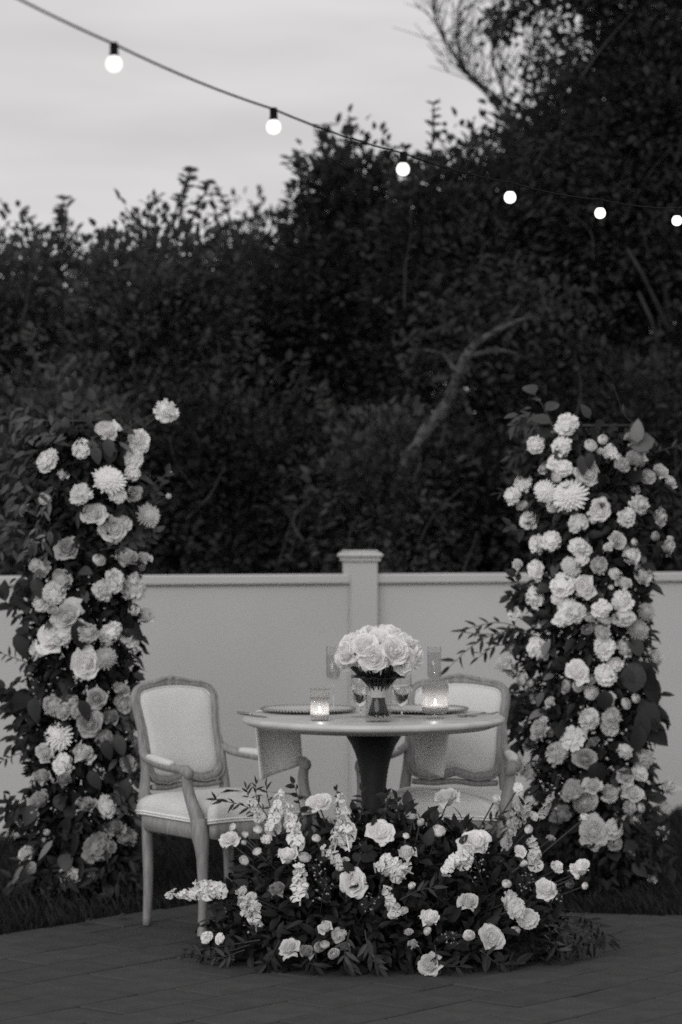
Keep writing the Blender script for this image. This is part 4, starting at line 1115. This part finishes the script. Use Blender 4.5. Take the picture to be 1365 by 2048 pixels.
    # arms
    for sx in (-1, 1):
        a = MB(); pts = spline([tuple(lean(sx*.182, .625)), (sx*.205, -.19, .602), (sx*.245, -.06, .588), (sx*.268, .06, .583), (sx*.272, .105, .582), (sx*.272, .135, .572)], 5); m_ = len(pts)
        rr = [.0155 + .001*math.sin(i/m_*PI) + (.007 if i > m_-7 else 0)*(1-(abs(i-(m_-4))/5)) for i in range(m_)]
        a.tube(pts, rr, 10, flat=.95, up=(0, 0, 1)); a.ball((sx*.272, .133, .571), .021, 12, 8, (1.0, .9, 1.05)); ao = a.build('arm', M_wood, t)
        pd = MB(); pp = spline([(sx*.212, -.165, .608), (sx*.232, -.10, .604), (sx*.252, -.03, .600), (sx*.262, .03, .597)], 5); m_ = len(pp)
        pd.tube(pp, [.021*math.sin(PI*(.12+.76*i/(m_-1)))**.35 for i in range(m_)], 12, flat=.72, up=(0, 0, 1)); po = pd.build('arm_pad', M_fabric, ao)
        su = MB(); pts = spline([(sx*.272, .125, .565), (sx*.268, .122, .53), (sx*.262, .135, .48), (sx*.258, .158, .43), (sx*.254, .166, .40)], 5); m_ = len(pts)
        su.tube(pts, [.0185 + .010*(i/m_)**1.5 for i in range(m_)], 10, flat=.9, up=(0, 1, 0)); su.build('arm_support', M_wood, ao)
    return t
chair('limed wood armchair with white upholstery angled beside the left flower column', (-.418, 9.52, 0), R(222))
chair('limed wood armchair with white upholstery tucked behind the right half of the table', (.365, 9.57, 0), R(166))

# ------------------------------------------------------------------ ground arrangement of flowers
random.seed(99)
GC = Vector(((775-CX)*8.85/FPX, 8.85, 0)); GA = (.66, .40, .50)
ga = thing('ground_arrangement', 'low spreading arrangement of roses, stock and fern on the paving before the table', 'flower arrangement', GC)
MB().box((-.50, -.15, .003), (.48, .13, .11), .012).build('tray', M_tray, ga, False)
def gsurf(px, py, extra=0.0):
    d = 8.6
    for _ in range(4):
        w = W(px, py, d); q = ((w.x-GC.x)/GA[0])**2 + (max(0, w.z)/GA[2])**2
        d = GC.y - GA[1]*math.sqrt(max(0.0, 1-min(1, q))) - extra
    w = W(px, py, d); w.z = max(w.z, .03)
    return w - GC, (w.x-GC.x)/GA[0], w.z/GA[2]
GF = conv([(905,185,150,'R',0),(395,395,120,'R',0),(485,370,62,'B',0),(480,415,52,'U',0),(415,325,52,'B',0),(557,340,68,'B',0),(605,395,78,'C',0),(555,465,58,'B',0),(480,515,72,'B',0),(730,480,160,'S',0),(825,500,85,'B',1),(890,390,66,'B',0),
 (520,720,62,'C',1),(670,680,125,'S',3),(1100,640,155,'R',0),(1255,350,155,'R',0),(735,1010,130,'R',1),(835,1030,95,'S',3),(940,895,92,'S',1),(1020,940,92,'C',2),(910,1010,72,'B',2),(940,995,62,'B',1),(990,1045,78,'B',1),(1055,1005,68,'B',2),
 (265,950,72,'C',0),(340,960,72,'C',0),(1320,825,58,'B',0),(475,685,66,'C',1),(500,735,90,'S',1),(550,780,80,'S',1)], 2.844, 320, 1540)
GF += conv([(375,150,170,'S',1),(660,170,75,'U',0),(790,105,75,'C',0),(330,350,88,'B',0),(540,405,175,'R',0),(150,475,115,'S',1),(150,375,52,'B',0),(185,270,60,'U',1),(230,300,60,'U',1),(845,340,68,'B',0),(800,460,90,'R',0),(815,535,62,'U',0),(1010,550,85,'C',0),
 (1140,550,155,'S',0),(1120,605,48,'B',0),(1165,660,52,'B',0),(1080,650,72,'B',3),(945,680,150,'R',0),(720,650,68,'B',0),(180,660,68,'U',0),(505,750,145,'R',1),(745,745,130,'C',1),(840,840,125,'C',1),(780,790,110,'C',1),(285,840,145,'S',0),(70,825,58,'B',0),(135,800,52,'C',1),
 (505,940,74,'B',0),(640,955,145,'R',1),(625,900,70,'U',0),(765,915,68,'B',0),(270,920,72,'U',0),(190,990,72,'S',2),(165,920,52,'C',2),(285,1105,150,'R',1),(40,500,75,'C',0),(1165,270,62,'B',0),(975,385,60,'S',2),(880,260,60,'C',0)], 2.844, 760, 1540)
gst = MB(); occ = []
for (px, py, dia, kd, tone) in GF:
    p, ux, uz = gsurf(px, py, random.uniform(-.02, .05)); D = dia*8.6/FPX*1.02
    if kd in 'RB': ax = Vector((ux*.5 + random.gauss(0, .38), -1, .35 + uz*.5 + random.gauss(0, .3)))
    elif kd == 'S': ax = Vector((ux*.5 + random.gauss(0, .35), -.5, 1 + random.gauss(0, .2)))
    else: ax = Vector((ux*.6 + random.gauss(0, .3), -.7, .6 + random.gauss(0, .3)))
    add_flower(ga, kd, p, ax, D, tone); occ.append(p)
    c = Vector((p.x*.45, p.y*.3, max(.05, p.z*.25))); gst.tube([c, (c+p)/2 + Vector((0, 0, .02)), p - ax.normalized()*D*.2], .0026, 4)
o = gst.build('stems', M_stem, ga); o['kind'] = 'stuff'
# stock spikes (tail px, tip px, tone)
for (x0, y0, x1, y1, tone, wd) in ((545,1665,560,1590,0,.9),(592,1690,578,1615,0,.95),(520,1640,506,1610,1,.7),(695,1680,680,1600,0,1.0),(672,1690,684,1640,1,.9),(600,1795,598,1735,0,1.0),(425,1790,345,1788,0,.75),(440,1782,395,1768,0,.9),(497,1830,482,1785,1,.8),(512,1850,507,1805,1,.8),(690,1730,670,1715,1,.8),(815,1742,775,1722,0,.9),(800,1752,770,1738,1,.8),(920,1712,890,1742,0,.85),(925,1730,936,1700,0,.9),(1072,1730,1066,1680,1,.8),(1045,1640,1060,1605,2,.55),(1020,1655,1038,1610,2,.6),(1085,1630,1100,1600,2,.5),(790,1825,778,1795,1,.7),(1010,1690,1035,1645,2,.6)):
    a, _, _ = gsurf(x0, y0, .02); b, _, _ = gsurf(x1, y1, .04)
    ax = b - a; L = max(.09, ax.length*1.12); s_ = L
    wsc = .135*wd
    Mx = Matrix.Translation(a) @ frame(ax) @ Matrix.Rotation(random.uniform(0, 6), 4, 'Z') @ Matrix.Diagonal((wsc*1.25, wsc*1.25, s_, 1))
    put('stock_spike', flower_mesh('T', random.randrange(4), tone), ga, M=Mx)
    c = Vector((a.x*.5, a.y*.3, max(.05, a.z*.4)))
# airy sprays
SPR = [(m.mesh('spray', M_petal[2]), s_.mesh('spray_stem', M_stem)) for m, s_ in (make_spray(k) for k in range(3))]
for (px, py, ln, ang) in ((648,1790,60,80),(505,1850,60,100),(735,1815,55,60),(960,1745,60,110),(1050,1775,55,70),(912,1875,50,180),(1110,1600,75,100),(1115,1800,60,120),(640,1750,55,110),(1035,1640,60,80),(970,1700,50,90)):
    p, ux, uz = gsurf(px, py, .03); a = R(ang); L = ln*8.6/FPX
    ax = Vector((math.cos(a), -.35, math.sin(a)))
    Mx = Matrix.Translation(p - ax.normalized()*L*.5) @ frame(ax) @ Matrix.Rotation(random.uniform(0, 6), 4, 'Z') @ Matrix.Diagonal((L*1.1, L*1.1, L, 1))
    m, s_ = random.choice(SPR); q = put('flower_spray', m, ga, M=Mx); put('stem', s_, q)
# leafy twigs
def gb(pp, n, ln, kd='lance', mi=0, e=.0):
    branch(ga, [gsurf(x, y, e)[0] for x, y in pp], n, ln, kd, mi)
for pp, n, ln, kd, mi in (([(530,1640),(490,1612),(422,1598)], 13, .035, 'lance', 0), ([(520,1640),(500,1600),(492,1572)], 9, .028, 'lance', 0), ([(540,1640),(515,1600),(512,1562)], 11, .026, 'lance', 0), ([(545,1630),(535,1590),(533,1572)], 5, .03, 'lance', 0),
    ([(605,1650),(598,1600),(586,1562)], 8, .032, 'ovate', 0), ([(680,1640),(675,1600),(674,1572)], 8, .018, 'ovate', 0), ([(720,1640),(725,1610),(722,1576)], 9, .034, 'lance', 0), ([(770,1640),(775,1600),(772,1585)], 5, .036, 'ovate', 0), ([(800,1640),(795,1610),(792,1596)], 5, .034, 'ovate', 0), ([(830,1660),(822,1620),(818,1606)], 5, .036, 'ovate', 0),
    ([(740,1660),(760,1640),(790,1600)], 7, .036, 'ovate', 0), ([(500,1890),(440,1905),(362,1898)], 16, .045, 'lance', 0), ([(490,1900),(430,1925),(364,1943)], 14, .045, 'lance', 1), ([(520,1880),(460,1890),(400,1900)], 12, .05, 'lance', 0), ([(470,1920),(420,1935),(395,1945)], 9, .05, 'lance', 1),
    ([(1120,1830),(1180,1840),(1228,1885)], 16, .045, 'lance', 0), ([(1130,1840),(1180,1860),(1222,1890)], 14, .04, 'lance', 0), ([(1110,1860),(1150,1890),(1208,1930)], 16, .05, 'lance', 0), ([(1090,1870),(1130,1910),(1160,1940)], 12, .05, 'lance', 1), ([(1100,1850),(1160,1870),(1200,1910)], 12, .045, 'lance', 0),
    ([(700,1860),(690,1910),(700,1945)], 14, .05, 'lance', 1), ([(730,1860),(740,1910),(760,1940)], 14, .05, 'lance', 1), ([(640,1880),(620,1920),(630,1950)], 12, .05, 'lance', 0), ([(870,1890),(880,1930),(930,1950)], 12, .05, 'lance', 0), ([(960,1900),(1000,1930),(1040,1945)], 12, .05, 'lance', 0), ([(560,1880),(540,1920),(530,1945)], 12, .05, 'lance', 0), ([(800,1800),(840,1780),(870,1775)], 8, .05, 'lance', 1), ([(700,1760),(720,1720),(735,1700)], 8, .05, 'ovate', 0), ([(1000,1660),(1030,1640),(1060,1600)], 8, .05, 'lance', 0), ([(960,1660),(985,1640),(1000,1630)], 7, .04, 'lance', 0)):
    gb(pp, n, ln, kd, mi, .02)
k = 0
while k < 270:
    a = random.uniform(PI, 2*PI) if random.random() < .85 else random.uniform(0, PI); e = random.uniform(0, 1)**.8*PI/2
    v = Vector((math.cos(a)*math.cos(e)*GA[0], math.sin(a)*math.cos(e)*GA[1], math.sin(e)*GA[2]))*random.uniform(.78, 1.0)
    v.z = max(v.z, .03)
    if any((v-q).length < .03 for q in occ): continue
    out = Vector((v.x/GA[0], v.y/GA[1], v.z/GA[2]))
    d = out*random.uniform(.3, .9) + Vector((random.gauss(0, .5), random.gauss(0, .3), random.gauss(.0, .45)))
    add_leaf(ga, v, d, out + Vector((0, -.2, .5)), random.uniform(.035, .065), random.choice(('ovate', 'lance', 'lance', 'ovate')), 0 if random.random() < .85 else 1); k += 1
n = 8000
u = rdir(n); u[:, 2] = np.abs(u[:, 2]); rr = rng.uniform(.1, .86, n)**.5
P = u*np.array(GA)*rr[:, None]; P[:, 2] = np.maximum(P[:, 2], .012)
L = rng.uniform(.035, .075, n)
fo = put('foliage', leaf_cloud('foliage', P, u*.6 + rdir(n)*.7, u*.5 + np.array([0, -.2, .6]) + rdir(n)*.4, L, L*rng.uniform(.3, .55, n), M_leaf[0]), ga); fo['kind'] = 'stuff'

# two leaves dropped on the paving
for (px, py, a, lab) in ((176, 1850, .5, 'dark curled leaf lying on the paving edge near the left column'), (262, 1838, 2.3, 'small pale leaf lying on the paving left of the armchair')):
    d = CAM_H*FPX/(py-HOR); lf = leaf_proto('ovate').build('fallen_leaf', M_leaf[1])
    lf.location = ((px-CX)*d/FPX, d, .017); lf.scale = (.06, .06, .06); lf.rotation_euler = (.1, .15, a)
    tag(lf, lab, 'leaf', 'fallen leaves on the paving')

# ------------------------------------------------------------------ festoon lights overhead
def bulb_pos(k):
    zs = {0: 2.316, 1: 2.285, 2: 2.275, 3: 2.283, 4: 2.313, 5: 2.361}
    z = 2.2745 + .0125*(k-1.95)**2 if k not in zs else zs[k]
    d = 5.1 + .594*k
    x = (-454/FPX)*5.1 + .2914*k
    return Vector((x, d, z))
cable = thing('cable', 'thin black festoon cable sagging across the evening sky', 'cable', bulb_pos(2) + Vector((0, 0, .05)))
cz = lambda k: bulb_pos(k) + Vector((0, 0, .0375))
pts = []
for i in range(-3*8, 9*8+1):
    k = i/8; a = math.floor(k); f = k-a
    p = cz(a).lerp(cz(a+1), f) if f else cz(a)
    p = p - Vector((0, 0, .012*4*f*(1-f)*.6))
    pts.append(p - Vector(cable.location))
MB().tube(pts, .0024, 6).build('wire', M_socket, cable)
names = ['festoon bulb furthest from the trees, alone high in the pale sky', 'festoon bulb second along, just left of the shrub tops against sky', 'festoon bulb third along, at the edge of the dark foliage',
         'festoon bulb fourth along, in front of the dark trees', 'festoon bulb fifth along, second from the right picture edge', 'festoon bulb cut by the right picture edge']
for k in range(6):
    p = bulb_pos(k); t = thing('festoon_bulb', 'glowing round ' + names[k], 'light bulb', p, 0, 'festoon bulbs on the cable')
    s_ = MB(); s_.lathe([(.0001, .0405), (.0072, .0405), (.0082, .036), (.0082, .022), (.0090, .020), (.0090, .0135), (.0001, .0135)], 16); s_.build('socket', M_socket, t)
    b = MB(); b.lathe([(.0068, .0158), (.0105, .0130), (.0142, .0085), (.0162, .0030), (.0166, -.0015), (.0156, -.0070), (.0128, -.0120), (.0085, -.0152), (.0042, -.0168), (.0001, -.0172)], 24); b.build('globe', M_bulb, t)
